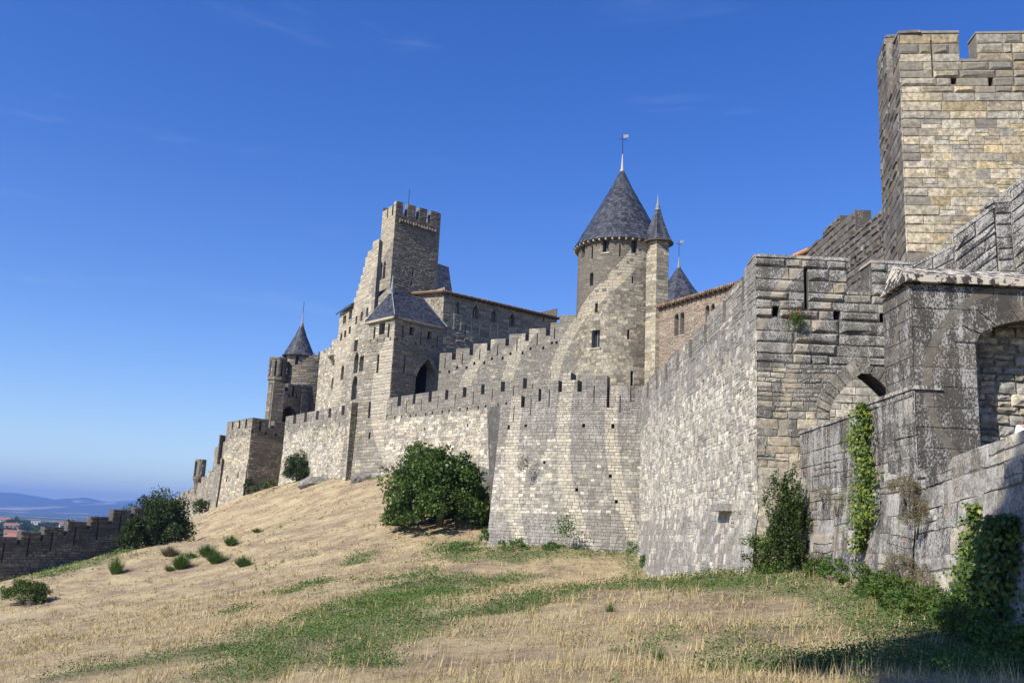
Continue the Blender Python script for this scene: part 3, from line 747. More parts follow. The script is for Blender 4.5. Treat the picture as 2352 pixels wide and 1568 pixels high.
lay(st, wl2, hr=(0.36, 0.39), wr=(0.7, 1.4), p=(0.004, 0.014), weather=lambda u, v: 0.5 if v > 2.6 else 0.3, gap=0.005, jit=0.004)
st.voussoirs(f, (uj + uj2) / 2, vsp, (uj2 - uj) / 2, vcr - vsp, 9, 0.40, 0.03, lambda: (random.random(), random.random(), 0.45, 1), pointed=False)
st.finish(M['pier'], part, 200)
# coping: a sloping slab roof
mc, nt, b = new_mat('pale_coping'); n1 = pos_noise(nt, 6.0, 4, 0.6, stretch=(1, 1, 1)); n2 = pos_noise(nt, 1.6, 3, 0.6, off=4)
sp_ = smooth(nt, math_n(nt, 'ADD', n1, math_n(nt, 'MULTIPLY', n2, 0.35)), 0.645, 0.70)
c = mix_c(nt, sp_, mix_c(nt, pos_noise(nt, 18, 3, .6), rgb((0.40, 0.36, 0.29)), rgb((0.56, 0.50, 0.41))), rgb((0.05, 0.045, 0.04))); nt.links.new(c, b.inputs['Base Color'])
cz0 = zpier + 0.06; cz1 = cz0 + 0.62
yb = YP + 1.2
for k in range(4):
    x0 = XR - 0.10 + k * 1.45; x1 = x0 + 1.435
    p_ = MB().hexa([(x0, YP - 0.13, cz0 - 0.06), (x1, YP - 0.13, cz0 - 0.06), (x1, yb, cz0 - 0.06), (x0, yb, cz0 - 0.06),
               (x0 + (0.02 if k else 0.0), YP - 0.13, cz0 + 0.07), (x1, YP - 0.13, cz0 + 0.07), (x1, yb, cz1), (x0 + (0.3 if k == 0 else 0.0), yb, cz1)])
    p_.build('coping_slab', mc, t_pier)
# rubble wall seen under the gateway arch
A, B = (8.1, 17.86), (13.5, 17.80)
f = plane_map(A, B, 0.0)
t_ = thing('rubble_wall', (10.5, 18.6, 1.2), 'rough rubble wall behind the low arch at the right edge', 'wall')
face(t_, f, f.U, zpier + 0.0, 0.6, [], T=0.6, mat='rubble', core='core_grey', weather=lambda u, v: 0.35, nmax=300, hr=(0.12, 0.26), wr=(0.16, 0.5), p=(0.03, 0.12), kind='rough', gap=0.012, jit=0.04, wave=0.1, split=0.4)

# ------------------------------------------------------------------ stepped stair parapet above the gateway
M['stair'] = stone_mat('stair_parapet_stone', GREYS + DARKS[:2], dark=(0.07, 0.064, 0.058), dark_amt=0.7, white=1.0, orange=0.12, streak=0.7)
t_ = thing('stair_parapet', W(2200, 620, 21.5), 'blackened stepped parapet of a stair climbing right above the coping', 'parapet')
YS = 21.5
def spx(px, py): p = W(px, py, YS); return p.x, p.z
for (a, b, nm) in (((2090, 618), (2190, 566), 60), ((2190, 546), (2283, 478), 90), ((2283, 465), (2320, 463), 40), ((2320, 439), (2400, 376), 110)):
    xa, za = spx(*a); xb, zb = spx(*b)
    f = plane_map((xa, YS), (xb, YS), za, slope=(zb - za) / (xb - xa))
    face(t_, f, f.U, 0.0, -6.5, [], T=0.5, mat='stair', core='core_grey', weather=lambda u, v: 0.7, nmax=nm, hr=(0.26, 0.34), wr=(0.4, 0.9), p=(0.02, 0.07), kind='rough', zcull=False, vmin=-3.2, ends=0.0, caps=(1, 0.09, 0.03))

# ------------------------------------------------------------------ tall square tower at the right edge
M['tower'] = stone_mat('right_tower_stone', [(0.42, 0.355, 0.245), (0.38, 0.335, 0.25), (0.33, 0.31, 0.265), (0.44, 0.345, 0.19), (0.40, 0.36, 0.275)], dark=(0.14, 0.13, 0.11), dark_amt=0.5, white=0.16, orange=0.14, streak=0.4)
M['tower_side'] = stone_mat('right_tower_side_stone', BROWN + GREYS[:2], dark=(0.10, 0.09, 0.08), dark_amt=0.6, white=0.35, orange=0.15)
Yt = 30.0
C0 = W(2085, 590, Yt); C1 = W(2480, 590, Yt - 0.6)
zt2 = W(2070, 78, Yt).z
t_tow = thing('square_tower', (C0.x, C0.y, 3.0), 'tall buff square tower at the right edge with crenels and slits', 'tower')
f = plane_map((C0.x, C0.y), (C1.x, C1.y), 0.0)
U = f.U; a1 = on_plane(f, 2203, 110)[0]; a2 = on_plane(f, 2243, 110)[0]; vg = on_plane(f, 2222, 142)[1]
ops = [opx(f, (2137, 92), (2144, 178), None), opx(f, (2323, 100), (2330, 190), None), opx(f, ZT(1408, 365), ZT(1445, 410), 0.5), opx(f, ZT(1628, 370), ZT(1660, 420), 0.5)]
zb = W(2100, 215, Yt).z
wl = Wall(f, U, [(0, a1, zt2), (a1, a2, vg), (a2, U, zt2 - 0.05)], 2.0, ops, 0.7); wtf = std_weather(zt2, 2.4, 0.5, 0.08)
part = wl.core('wall', M['core'], t_tow, wtf); st = Stones()
zq = W(2100, 275, Yt).z
lay(st, wl, hr=(0.27, 0.36), wr=(0.4, 1.0), p=(0.02, 0.085), kind='boss', weather=wtf, vmin=zb, gap=0.01, kind_f=lambda u, v: 'boss' if random.random() < .75 else 'rough')
lay(st, wl, hr=(0.28, 0.40), wr=(0.6, 1.3), p=(0.012, 0.035), kind='rough', weather=wtf, vmin=zq, vmax=zb, gap=0.01)
v = 6.0
while v < zq:                       # quoins at the corner
    h = random.uniform(0.26, 0.38); wq = random.uniform(0.5, 1.1)
    if v + h > zq: h = zq - v
    if h > 0.1: st.block(f, -0.04, wq, v, v + h, random.uniform(.02, .05), 'rough', (random.random() * .6, random.random(), random.choice((0.1, 0.3, 0.6)), 1), 0.008, 0.01)
    wl_q = Wall(f, U, v + h, v, [(0, wq, v, v + h, 0.1)], 0.7)
    lay(st, wl_q, hr=(h, h + .001), wr=(0.2, 0.55), p=(0.004, 0.022), kind='rough', weather=wtf, vmin=v, vmax=v + h, zcull=False, gap=0.007, split=0.45)
    v += h
for a, b, t in wl.top: st.cap(f, a, b, t, 0.1, 0.03, 0.7, (0.3, 0.5, 0.8, 1))
st.finish(M['tower'], part, 300)
C2 = W(2027, 470, 34.2)
f = plane_map((C0.x, C0.y), (C2.x, C2.y), 0.0); U = f.U
um = on_plane(f, 2052, 130)[0]
vl = on_plane(f, 2020, 130)[1]
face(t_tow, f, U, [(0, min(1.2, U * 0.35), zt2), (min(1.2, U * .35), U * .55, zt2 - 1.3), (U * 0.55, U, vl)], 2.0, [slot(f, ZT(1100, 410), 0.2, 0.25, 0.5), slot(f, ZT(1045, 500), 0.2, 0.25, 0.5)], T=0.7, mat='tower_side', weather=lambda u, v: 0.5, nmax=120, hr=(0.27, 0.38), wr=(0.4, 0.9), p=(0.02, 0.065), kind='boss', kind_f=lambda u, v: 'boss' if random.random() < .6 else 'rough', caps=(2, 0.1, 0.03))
D = C1 + (C2 - C0)
for a, b in ((C2, D), (D, C1)):
    f = plane_map((a.x, a.y), (b.x, b.y), 0.0); Wall(f, f.U, merlons(f.U, zt2, 2.2, 0.8, 1.3), 2.0, [], 0.6).core('wall', M['core'], t_tow)
MB().box(((C0.x + D.x) / 2, (C0.y + D.y) / 2, zt2 - 2.2), abs(D.x - C0.x) - 1.4, abs(D.y - C0.y) - 1.6, 0.3).build('roof_deck', M['core'], t_tow)

# dark crenellated wall between that tower and the gate wall
I0 = W(2034, 478, 36.0); I1 = W(1858, 573, 45.5)
t_ = thing('curtain_wall', (I0.x, 40, 6), 'dark bossed curtain wall with merlons joining the square tower from behind', 'wall')
f = plane_map((I0.x, I0.y), (I1.x, I1.y), 0.0); U = f.U; zi = on_plane(f, 2032, 477)[1]
q = lambda px, py: on_plane(f, px, py)
top = []
for (xa, xb, y) in ((2040, 1981, 495), (1981, 1965, 525), (1965, 1930, 497), (1930, 1891, 512), (1891, 1880, 548), (1880, 1858, 560), (1858, 1845, 590)):
    ua_ = max(0, min(U, q(xa, y)[0])); ub_ = max(0, min(U, q(xb, y)[0]))
    top.append((ua_, ub_, q((xa + xb) / 2, y)[1]))
top[0] = (0, top[0][1], top[0][2])
face(t_, f, U, top, 5.0, [slot(f, ZT(1000, 1330), .25, .3, .5), slot(f, ZT(905, 1385), .25, .3, .5), slot(f, ZT(850, 1445), .25, .3, .5)], T=0.7, mat='tower_side', core='core_dark', weather=lambda u, v: 0.85, nmax=200, hr=(0.26, 0.36), wr=(0.35, 0.8), p=(0.03, 0.09), kind='boss', vmin=11.0, zcull=False)
# ridge of clay tiles peeping over the gate wall
r0 = W(1824, 588, 47); r1 = W(1858, 573, 46)
mb = MB(); n = 9
for k in range(n):
    a = r0.lerp(r1, k / n); b2 = r0.lerp(r1, (k + 1) / n)
    mb.tube([a, b2], [0.13, 0.11], 8)
th = thing('tiled_roof', r0, 'tip of an orange clay tile roof behind the gate wall', 'roof')
MB().hexa([r0 + Vector((.15, .05, -6)), r1 + Vector((0, .05, -6)), r1 + Vector((0, 2, -6)), r0 + Vector((.15, 2, -6)), r0 + Vector((.15, .05, -.1)), r1 + Vector((0, .05, -.1)), r1 + Vector((0, 2, -.1)), r0 + Vector((.15, 2, -.1))]).build('wall', M['core'], th, tone=(.5, .4, .5, 1))
mb.build('ridge_tiles', plain_mat('orange_tile', (0.42, 0.20, 0.09), var=0.3), th)
# ------------------------------------------------------------------ roofs
def slates(tris_quads, name, parent, rows, sw, seed=0):
    """overlapping slates over four-sided roof planes: (bottom left, bottom right, top right, top left)"""
    V = []; T = []
    for (bl, br, tr, tl), nr in zip(tris_quads, rows):
        bl, br, tr, tl = map(Vector, (bl, br, tr, tl)); n = (br - bl).cross(tl - bl)
        if n.length < 1e-6: n = (br - bl).cross(tr - bl)
        n.normalize()
        if n.z < 0: n = -n
        for k in range(nr):
            t0, t1 = k / nr, min(1.0, (k + 1.25) / nr)
            a0, b0 = bl.lerp(tl, t0), br.lerp(tr, t0); a1, b1 = bl.lerp(tl, t1), br.lerp(tr, t1)
            L = (b0 - a0).length; c = max(1, int(L / sw)); off = 0.5 * (k % 2) / c
            for i in range(c + 1):
                s0, s1 = max(0, i / c - off), min(1, (i + 1) / c - off)
                if s1 - s0 < 1e-3: continue
                e = (s1 - s0) * 0.03; s0 += e; s1 -= e; j = random.uniform(0.02, 0.045)
                V += [a0.lerp(b0, s0) + n * j, a0.lerp(b0, s1) + n * j, a1.lerp(b1, s1) + n * 0.006, a1.lerp(b1, s0) + n * 0.006]
                T.append((random.random(), random.random(), 0, 1))
    o = mesh_np(name, np.array([tuple(v) for v in V]), 4, M['slate'], parent, tone=T); o['kind'] = 'stuff'; return o
def cone_roof(parent, c, prof, nseg=28, sw=0.3, th0=0.0, rows=1.0):
    """prof: list of (radius, z) from eaves to tip"""
    base = MB().lathe(c, [(r * 0.985, z - 0.02) for r, z in prof], nseg).build('roof', M['slate'], parent, tone=(0.5, 0.4, 0, 1))
    Q = []; R = []
    for (r0, z0), (r1, z1) in zip(prof[:-1], prof[1:]):
        for k in range(nseg):
            a, b = 2 * math.pi * k / nseg + th0, 2 * math.pi * (k + 1) / nseg + th0
            P = lambda r, t, z: (c[0] + r * math.cos(t), c[1] + r * math.sin(t), z)
            Q.append((P(r0, a, z0), P(r0, b, z0), P(r1, b, z1), P(r1, a, z1))); R.append(max(1, int(rows * math.hypot(z1 - z0, r1 - r0) / 0.26)))
    o = slates(Q, 'slates', base, R, sw)
    return base
def finial(parent, base, h, r, mat='copper', rod=None, vane=False):
    b = Vector(base)
    MB().lathe((b.x, b.y), [(r * 2.4, b.z - r * 3.0), (r * 1.6, b.z), (r * 1.9, b.z + r * .6), (r, b.z + r * 1.6), (r * .22, b.z + h), (0.001, b.z + h + .01)], 10).build('finial', M[mat], parent, smooth=True)
    if rod:
        mb = MB().tube([b + Vector((0, 0, h - .1)), b + Vector((0, 0, h + rod))], 0.035, 5)
        p = mb.build('weather_vane_rod', M['iron'], parent)
        if vane:
            t = b + Vector((0, 0, h + rod)); e = Vector((0.9, -0.3, 0)).normalized()
            MB().hexa([t + Vector((0, 0, -.35)), t + e * .5 + Vector((0, 0, -.3)), t + e * .5 + Vector((0, .03, -.3)), t + Vector((0, .03, -.35)), t, t + e * .5 + Vector((0, 0, -.05)), t + e * .5 + Vector((0, .03, -.05)), t + Vector((0, .03, 0))]).build('weather_vane', M['lead'], parent)
            MB().tube([t - Vector((.35, 0, .45)), t + Vector((.35, 0, -.45))], .025, 4).build('cross_bar', M['iron'], parent)
def window_fill(f, op, parent, mull=True, glass=0.45):
    """glass pane with a mullion inside an opening"""
    u0, u1, v0, v1 = op[:4]
    P = lambda u, v, w: Vector(f(u, v, w))
    pane = MB().hexa([P(u0, v0, -glass), P(u1, v0, -glass), P(u1, v0, -glass - .04), P(u0, v0, -glass - .04), P(u0, v1, -glass), P(u1, v1, -glass), P(u1, v1, -glass - .04), P(u0, v1, -glass - .04)]).build('pane', M['glass'], parent)
    c = (u0 + u1) / 2; k = 0.03
    if mull: MB().hexa([P(c - k, v0, -glass + .06), P(c + k, v0, -glass + .06), P(c + k, v0, -glass + .01), P(c - k, v0, -glass + .01), P(c - k, v1, -glass + .06), P(c + k, v1, -glass + .06), P(c + k, v1, -glass + .01), P(c - k, v1, -glass + .01)]).build('mullion', M['lead'], pane)
def sill(f, op, parent, mat, h=0.14, ex=0.12, out=0.09):
    u0, u1, v0, v1 = op[:4]; P = lambda u, v, w: Vector(f(u, v, w))
    MB().hexa([P(u0 - ex, v0 - h, out), P(u1 + ex, v0 - h, out), P(u1 + ex, v0 - h, -.1), P(u0 - ex, v0 - h, -.1), P(u0 - ex, v0, out), P(u1 + ex, v0, out), P(u1 + ex, v0, -.1), P(u0 - ex, v0, -.1)]).build('sill', mat, parent, tone=(.5, .5, .3, 1))
def column_of(f, u, v0, v1, r, w, parent, mat):
    a, b = Vector(f(u, v0, w)), Vector(f(u, v1, w))
    MB().lathe((a.x, a.y), [(r * 1.6, a.z), (r * 1.6, a.z + .08), (r, a.z + .14), (r, b.z - .2), (r * 1.7, b.z - .06), (r * 1.7, b.z)], 8).build('column', mat, parent, tone=(.5, .5, .3, 1))

def on_cyl(px, py, c=None, R=None, t0=None):
    if c is None: c, R, t0 = rc, RT, math.radians(165)
    d = ray(px, py); ox, oy = EYE.x - c[0], EYE.y - c[1]
    a = d.x * d.x + d.y * d.y; b_ = 2 * (ox * d.x + oy * d.y); cc = ox * ox + oy * oy - R * R; D = max(0, b_ * b_ - 4 * a * cc)
    t = (-b_ - math.sqrt(D)) / (2 * a); P = EYE + d * t
    an = math.atan2(P.y - c[1], P.x - c[0])
    while an < t0: an += 2 * math.pi
    return (an - t0) * R, P.z
def carc(c, R, t0, conv, pts, width, side=0): return arc3([on_cyl(*conv(*q), c, R, t0) for q in pts], width, side)
CAST = dict(hr=(0.2, 0.3), wr=(0.2, 0.5), p=(0.006, 0.03), kind='flat', gap=0.008, split=0.15, wave=0.02)
# ------------------------------------------------------------------ big round bastion below the castle
b1 = W(1152, 925, 48.2); b2 = Vector((6.4, 45.0, 0)); RB = 13.0
_c1 = Vector((b1.x, b1.y, 0)); _ch = b2 - _c1; _m = (b2 + _c1) / 2; _n = Vector((_ch.y, -_ch.x, 0)).normalized()
bc3 = _m - _n * math.sqrt(RB * RB - _ch.length ** 2 / 4); bc = (bc3.x, bc3.y); zbt = W(1300, 868, 46.0).z
th0 = math.atan2(_c1.y - bc[1], _c1.x - bc[0]) % (2 * math.pi); U = RB * ((math.atan2(b2.y - bc[1], b2.x - bc[0]) % (2 * math.pi)) - th0) + .8
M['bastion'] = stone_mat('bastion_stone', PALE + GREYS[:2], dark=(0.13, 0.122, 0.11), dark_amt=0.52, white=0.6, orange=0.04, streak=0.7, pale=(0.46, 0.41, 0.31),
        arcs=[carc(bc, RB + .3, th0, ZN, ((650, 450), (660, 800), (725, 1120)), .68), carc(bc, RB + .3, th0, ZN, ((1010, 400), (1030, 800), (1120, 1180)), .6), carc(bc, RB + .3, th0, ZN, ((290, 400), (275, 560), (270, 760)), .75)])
t_bast = thing('round_bastion', (b1.x + 3, b1.y - 3, 1.0), 'battered bastion bowed forward, with crenels, dark foot course and pale arc bands', 'bastion')
f = cyl_map(bc, RB, th0, 0.0, batter=0.085, vb=zbt - 1.6)
cylu = lambda c, R, t, px: max(0, min(U, on_cyl(px, 905, bc, RB, th0)[0])) if px > 1153 else 0.0
pr = [(1150, 1168, 930), (1168, 1198, 912), (1198, 1206, 938), (1206, 1236, 897), (1236, 1237, 897), (1237, 1243, 925), (1243, 1282, 880), (1282, 1290, 905), (1290, 1310, 862), (1310, 1326, 878), (1326, 1336, 905), (1336, 1394, 870), (1394, 1402, 940), (1402, 1448, 890), (1448, 1458, 925), (1458, 1500, 890)]
top = []; ops = []
for xa, xb, y in pr:
    ua_, ub_ = cylu(bc, RB, th0, xa), cylu(bc, RB, th0, xb)
    tp = W((xa + xb) / 2, y, 48.2 - (xa - 1150) / 330 * 3.0).z
    top.append((ua_, ub_, tp))
    if ub_ - ua_ > 0.6 and random.random() < .7: ops.append(((ua_ + ub_) / 2 - .02, (ua_ + ub_) / 2 + .02, tp - 1.35, tp - 0.5, 0.3))
    if ub_ - ua_ > 0.4 and random.random() < .6: ops.append((ua_ + .1, ua_ + 0.24, zbt - 2.5 + random.uniform(-.1, .1), zbt - 2.28, 0.4))
for px, v in ((1258, 5.2), (1333, 3.9), (1405, 4.6), (1420, 3.4)):
    u = cylu(bc, RB, th0, px); ops.append((u, u + .14, v, v + .15, 0.4))
def bw(u, v):
    if v < 2.75: return 1.0
    return std_weather(zbt, 2.6, 1.0, 0.38)(u, v) + (0.2 if u > cylu_mid else -0.1 if v < 6 else 0.0)
cylu_mid = cylu(bc, RB, th0, 1320)
wl, part = face(t_bast, f, U, top, -0.5, ops, T=0.8, mat='bastion', weather=bw, du=0.5, hr=(0.13, 0.18), wr=(0.14, 0.32), p=(0.004, 0.018), gap=0.006, kind='flat', jit=.008, zcull=False, vmin=0.6)
f = plane_map((b1.x, b1.y), (b1.x + 1.0, 62), 0.0, batter=0.085, vb=zbt - 1.6)
face(t_bast, f, f.U, top[0][2], -0.5, [], T=.8, mat='bastion', core='core_dark', weather=lambda u, v: .8, nmax=40, hr=(.15, .22), wr=(.2, .4), p=(.004, .02), zcull=False, vmin=.6)

# ------------------------------------------------------------------ outer curtain wall, right stretch
M['curtain'] = stone_mat('curtain_stone', PALE + BUFF[:2], dark=(0.12, 0.112, 0.10), dark_amt=0.5, white=0.3, orange=0.06, streak=0.7)
GA = W(*ZA(1000, 1200), 82.6)
A = W(*ZH(412, 1290), 82.4); B = W(*ZH(1848, 1090), 66.5); zc = A.z
f = plane_map((A.x, A.y), (B.x, B.y), 0.0, batter=0.04, vb=8.0); U = f.U
t_cur = thing('curtain_wall', ((A.x + B.x) / 2, (A.y + B.y) / 2, 5), 'pale crenellated outer curtain wall right of the slate-roofed gate tower', 'wall')
edges = [on_plane(f, *ZH(x, 1200))[0] for x in (412, 510, 541, 645, 666, 780, 808, 925, 953, 1080, 1111, 1240, 1270, 1413, 1448, 1607, 1641, 1745, 1848)]
top = []; ops = []
zend = on_plane(f, *ZH(1600, 1105))[1]
for i in range(len(edges) - 1):
    a, b = edges[i], edges[i + 1]; zz = zc + (zend - zc) * (a / U)
    if i % 2 == 0:
        top.append((a, b, zz)); m_ = (a + b) / 2; ops.append((m_ - .04, m_ + .04, zz - 1.55, zz - 0.55, 0.5))
        ops.append((a + .15, a + .33, zz - 1.95, zz - 1.72, 0.5)); ops.append((b - .33, b - .15, zz - 1.95, zz - 1.72, 0.5))
    else: top.append((a, b, zz - 0.85))
top[-1] = (edges[-2], edges[-1], zend + 0.25)
for X, Y in ((410, 1440), (740, 1560), (1120, 1530)): ops.append(slot(f, ZH(X, Y), .2, .24, .5))
face(t_cur, f, U, top, 2.5, ops, T=0.9, mat='curtain', weather=std_weather((zc + zend) / 2, 2.0, 0.85, 0.2), **CAST)

# ------------------------------------------------------------------ gate tower with the slate hip roof
M['gate'] = stone_mat('gate_tower_shade_stone', [(0.31, 0.26, 0.18), (0.24, 0.21, 0.165), (0.20, 0.185, 0.16), (0.28, 0.235, 0.155)], dark=(0.13, 0.12, 0.10), dark_amt=0.4, white=0.05, orange=0.06, streak=0.3)  # right face: same stone as the left, shade worked into darker tints
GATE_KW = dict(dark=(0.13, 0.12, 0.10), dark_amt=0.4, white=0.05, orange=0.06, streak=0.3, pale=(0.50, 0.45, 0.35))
A = W(*ZA(1035, 915), 82.6); ze = A.z
Bx = W(*ZA(1380, 985), 86.4)
e = Vector((Bx.x - A.x, Bx.y - A.y, 0)).normalized(); nl = Vector((-e.y, e.x, 0))      # left face runs along nl
Cx_ = W(*ZA(838, 945), 86.2); Ll = (Vector((Cx_.x, Cx_.y, 0)) - Vector((A.x, A.y, 0))).length
Cp = Vector((A.x, A.y, 0)) + nl * 4.3
t_gate = thing('gate_tower', (A.x, A.y, 6), 'square gate tower with hipped slate roof and tall pointed doorway', 'tower')
f = plane_map((A.x, A.y), (Bx.x, Bx.y), 0.0); fg = f; U = f.U
w1 = opx(f, ZA(1140, 985), ZA(1172, 1055)); w2 = opx(f, ZA(1270, 1018), ZA(1300, 1088))
ops = [w1, w2] + [opx(f, ZA(x - 2.5, a), ZA(x + 2.5, b), 0.5) for x, a, b in ((1090, 975, 1075), (1222, 1015, 1125), (1340, 1050, 1150), (1102, 1190, 1330))]
ops += [slot(f, ZA(x, y), .18, .24, .5) for x, y in ((1050, 1075), (1115, 1092), (1183, 1108), (1248, 1122), (1310, 1138))]
ua, va, _ = on_plane(f, *ZA(1265, 1222)); u0 = on_plane(f, *ZA(1183, 1360))[0]; u1 = on_plane(f, *ZA(1336, 1370))[0]; vs_ = on_plane(f, *ZA(1183, 1350))[1]
uc = (u0 + u1) / 2; ops += arch_open(u0, u1, 6, vs_, va, None, 12)
wl = Wall(f, U, ze, 5.0, ops, 0.9); part = wl.core('wall', M['core'], t_gate, lambda u, v: .3); st = Stones()
ring = [(a - .2, b + .2, c, d + .25, dep) for a, b, c, d, dep in arch_open(u0, u1, vs_, vs_ + .01, va, 2.2, 12)]
wl2 = wl
lay(st, wl2, hr=(0.22, 0.28), wr=(0.4, 0.95), p=(0.05, 0.11), kind='boss', weather=lambda u, v: 0.4, gap=0.02, zcull=False, vmin=9.0, vmax=ze - 0.7, kind_f=lambda u, v: 'boss' if random.random() < .72 else 'flat')
lay(st, wl2, hr=(0.22, 0.28), wr=(0.4, 0.9), p=(0.01, 0.02), kind='flat', weather=lambda u, v: 0.2, zcull=False, vmin=ze - 0.7)
st.voussoirs(f, uc, vs_, uc - u0, va - vs_, 14, 0.32, 0.13, lambda: (random.uniform(0, .5), random.random(), 0.1, 1))
st.finish(M['gate'], part, 200)
for o in (w1, w2): window_fill(f, o, part, glass=0.5)
# left face; it runs down into the curtain
f = plane_map((A.x, A.y), (Cp.x, Cp.y), 0.0, batter=0.035, vb=11); U = 6.6
M['gate_left'] = stone_mat('gate_tower_left_stone', [(0.42, 0.36, 0.255), (0.33, 0.30, 0.24), (0.28, 0.265, 0.235), (0.39, 0.33, 0.22)], arcs=[parc(f, ZA, ((965, 1085), (893, 1290), (862, 1500)), 3.2, -1)], **GATE_KW)
ulo = on_plane(f, *ZA(835, 1100))[0]
wdw = opx(f, ZA(922, 965), ZA(957, 1040))
vlow = on_plane(f, *ZL(1440, 690))[1]
ops = [wdw] + [opx(f, ZA(x - 2.5, a), ZA(x + 2.5, b), .5) for x, a, b in ((885, 990, 1075), (988, 970, 1065), (910, 1190, 1320))]
ops += [slot(f, ZA(x, y), .16, .24, .5) for x, y in ((858, 1092), (905, 1086), (955, 1078), (1000, 1072))]
ops += [opx(f, ZL(1536, 710), ZL(1542, 830), .5), slot(f, ZL(1543, 962), .3, .6, .5)]
wl, part = face(t_gate, f, U, [(0, ulo, ze), (ulo, U, vlow)], 3.5, ops, T=0.9, mat='gate_left', weather=lambda u, v: 0.5, hr=(0.24, 0.34), wr=(0.4, 0.9), p=(0.02, 0.06), kind='boss', nmax=100, zcull=False, vmin=4.5)
window_fill(f, wdw, part, glass=0.5)
Pl = Vector((A.x, A.y, 0)) + nl * ulo; Pr = Vector((Bx.x, Bx.y, 0)); Pb = Pr + nl * ulo
for a, b in ((Pl, Pb), (Pb, Pr)):
    g_ = plane_map((a.x, a.y), (b.x, b.y), 0.0); Wall(g_, g_.U, ze - .05, 5.0, [], 0.3).core('wall', M['core_dark'], t_gate)  # dark backing so the tower's openings look deep in shade
ov = 0.28; a0 = Vector((A.x, A.y, 0))
E = [a0 - e * ov - nl * ov, Pr + e * ov - nl * ov, Pb + e * ov + nl * ov, Pl - e * ov + nl * ov]
zr = W(*ZA(1040, 742), 85).z
dp = (ulo + 2 * ov) / 2; R0 = (E[0] + E[3]) / 2 + e * 1.15; R1 = (E[1] + E[2]) / 2 - e * 1.1
E3 = [Vector((p.x, p.y, ze + .05)) for p in E]; R0 = Vector((R0.x, R0.y, zr)); R1 = Vector((R1.x, R1.y, zr))
roof = mesh_obj('roof', E3 + [R0, R1], [(0, 1, 5, 4), (1, 2, 5), (2, 3, 4, 5), (3, 0, 4), (0, 3, 2, 1)], M['slate'], t_gate, tone=[(.5, .4, 0, 1)] * 6)
slates([(E3[0], E3[1], R1, R0), (E3[1], E3[2], R1, R1), (E3[2], E3[3], R0, R1), (E3[3], E3[0], R0, R0)], 'slates', roof, (20, 20, 20, 20), 0.26)
mb = MB(); 
for a, b in ((E3[0], R0), (E3[1], R1), (R0, R1), (E3[3], R0)): mb.tube([a + Vector((0, 0, .05)), b + Vector((0, 0, .05))], .055, 5)
mb.build('lead_flashing', M['lead'], roof)
mb = MB()
for i in range(4):
    a, b = E3[i], E3[(i + 1) % 4]; mb.hexa([a + Vector((0, 0, -.22)), b + Vector((0, 0, -.22)), b.lerp(E3[(i + 2) % 4], .06) + Vector((0, 0, -.22)), a.lerp(E3[(i + 3) % 4], .06) + Vector((0, 0, -.22)), a + Vector((0, 0, -.01)), b + Vector((0, 0, -.01)), b.lerp(E3[(i + 2) % 4], .06) + Vector((0, 0, -.01)), a.lerp(E3[(i + 3) % 4], .06) + Vector((0, 0, -.01))])
mb.build('cornice', M['core'], t_gate, tone=(.4, .5, .1, 1))
finial(roof, (R0.x, R0.y, zr + .1), 1.5, 0.13, 'lead', rod=0.5)

# ------------------------------------------------------------------ hall with the tiled eaves
M['hall'] = stone_mat('hall_stone', [(0.30, 0.26, 0.195), (0.26, 0.23, 0.175), (0.33, 0.275, 0.19)], dark=(0.12, 0.11, 0.095), dark_amt=0.35, white=0.04, orange=0.03)  # tints lowered to deepen the raking shade on the long face
A = W(*ZA(1388, 745), 90.5); B = W(*ZA(2200, 915), 99.5); zh = A.z
f = plane_map((A.x, A.y), (B.x, B.y), 0.0); U = f.U; fh = f
t_hall = thing('castle_hall', (A.x + 4, A.y + 3, 9), 'long castle hall in raking shade under a low tiled roof with four windows', 'building')
wn = [opx(f, ZA(1470, 850), ZA(1503, 905)), opx(f, ZA(1595, 875), ZA(1638, 940)), opx(f, ZA(1730, 905), ZA(1768, 965)), opx(f, ZA(1860, 935), ZA(1897, 997))]
ops = []
for a, b, c, d, _ in wn: ops += arch_open(a, b, c, d, d + 0.75, None, 5)
ops += [opx(f, ZA(1539, 970), ZA(1543, 1050), .4), slot(f, ZA(2105, 938), .25, .5, .4)]
wl, part = face(t_hall, f, U, zh, 8.0, ops, T=0.8, mat='hall', weather=lambda u, v: 0.15, hr=(0.22, 0.3), wr=(0.35, 0.8), p=(0.02, 0.09), kind='boss', nmax=260, zcull=False, vmin=12, kind_f=lambda u, v: 'boss' if (vnoise(np.array([u]), np.array([v]), 2.2, 8)[0] > .47 and v < zh - 2.0) else 'flat')
for a, b, c, d, _ in wn:
    fr_ = MB(); c_ = (a + b) / 2
    column_of(f, c_, c, d + .2, 0.07, -0.3, part, M['core']); sill(f, (a, b, c, d), part, M['core'], .16, .2, .12)
    u_ = (a - .32); P = lambda u, v, w: Vector(f(u, v, w))
    for uu in (a - .18, b + .02): MB().hexa([P(uu, c - 1.6, .07), P(uu + .16, c - 1.6, .07), P(uu + .16, c - 1.6, -.02), P(uu, c - 1.6, -.02), P(uu, c, .07), P(uu + .16, c, .07), P(uu + .16, c, -.02), P(uu, c, -.02)]).build('pilaster', M['core'], part, tone=(.6, .6, .1, 1))
nH = Vector((-f.n.x, -f.n.y, 0)); dep = 9.0
A3 = Vector((A.x, A.y, 0)); B3 = Vector((B.x, B.y, 0)); A4 = A3 + nH * dep; B4 = B3 + nH * dep
eH = f.e
f = plane_map((A3.x, A3.y), (A4.x, A4.y), 0.0)
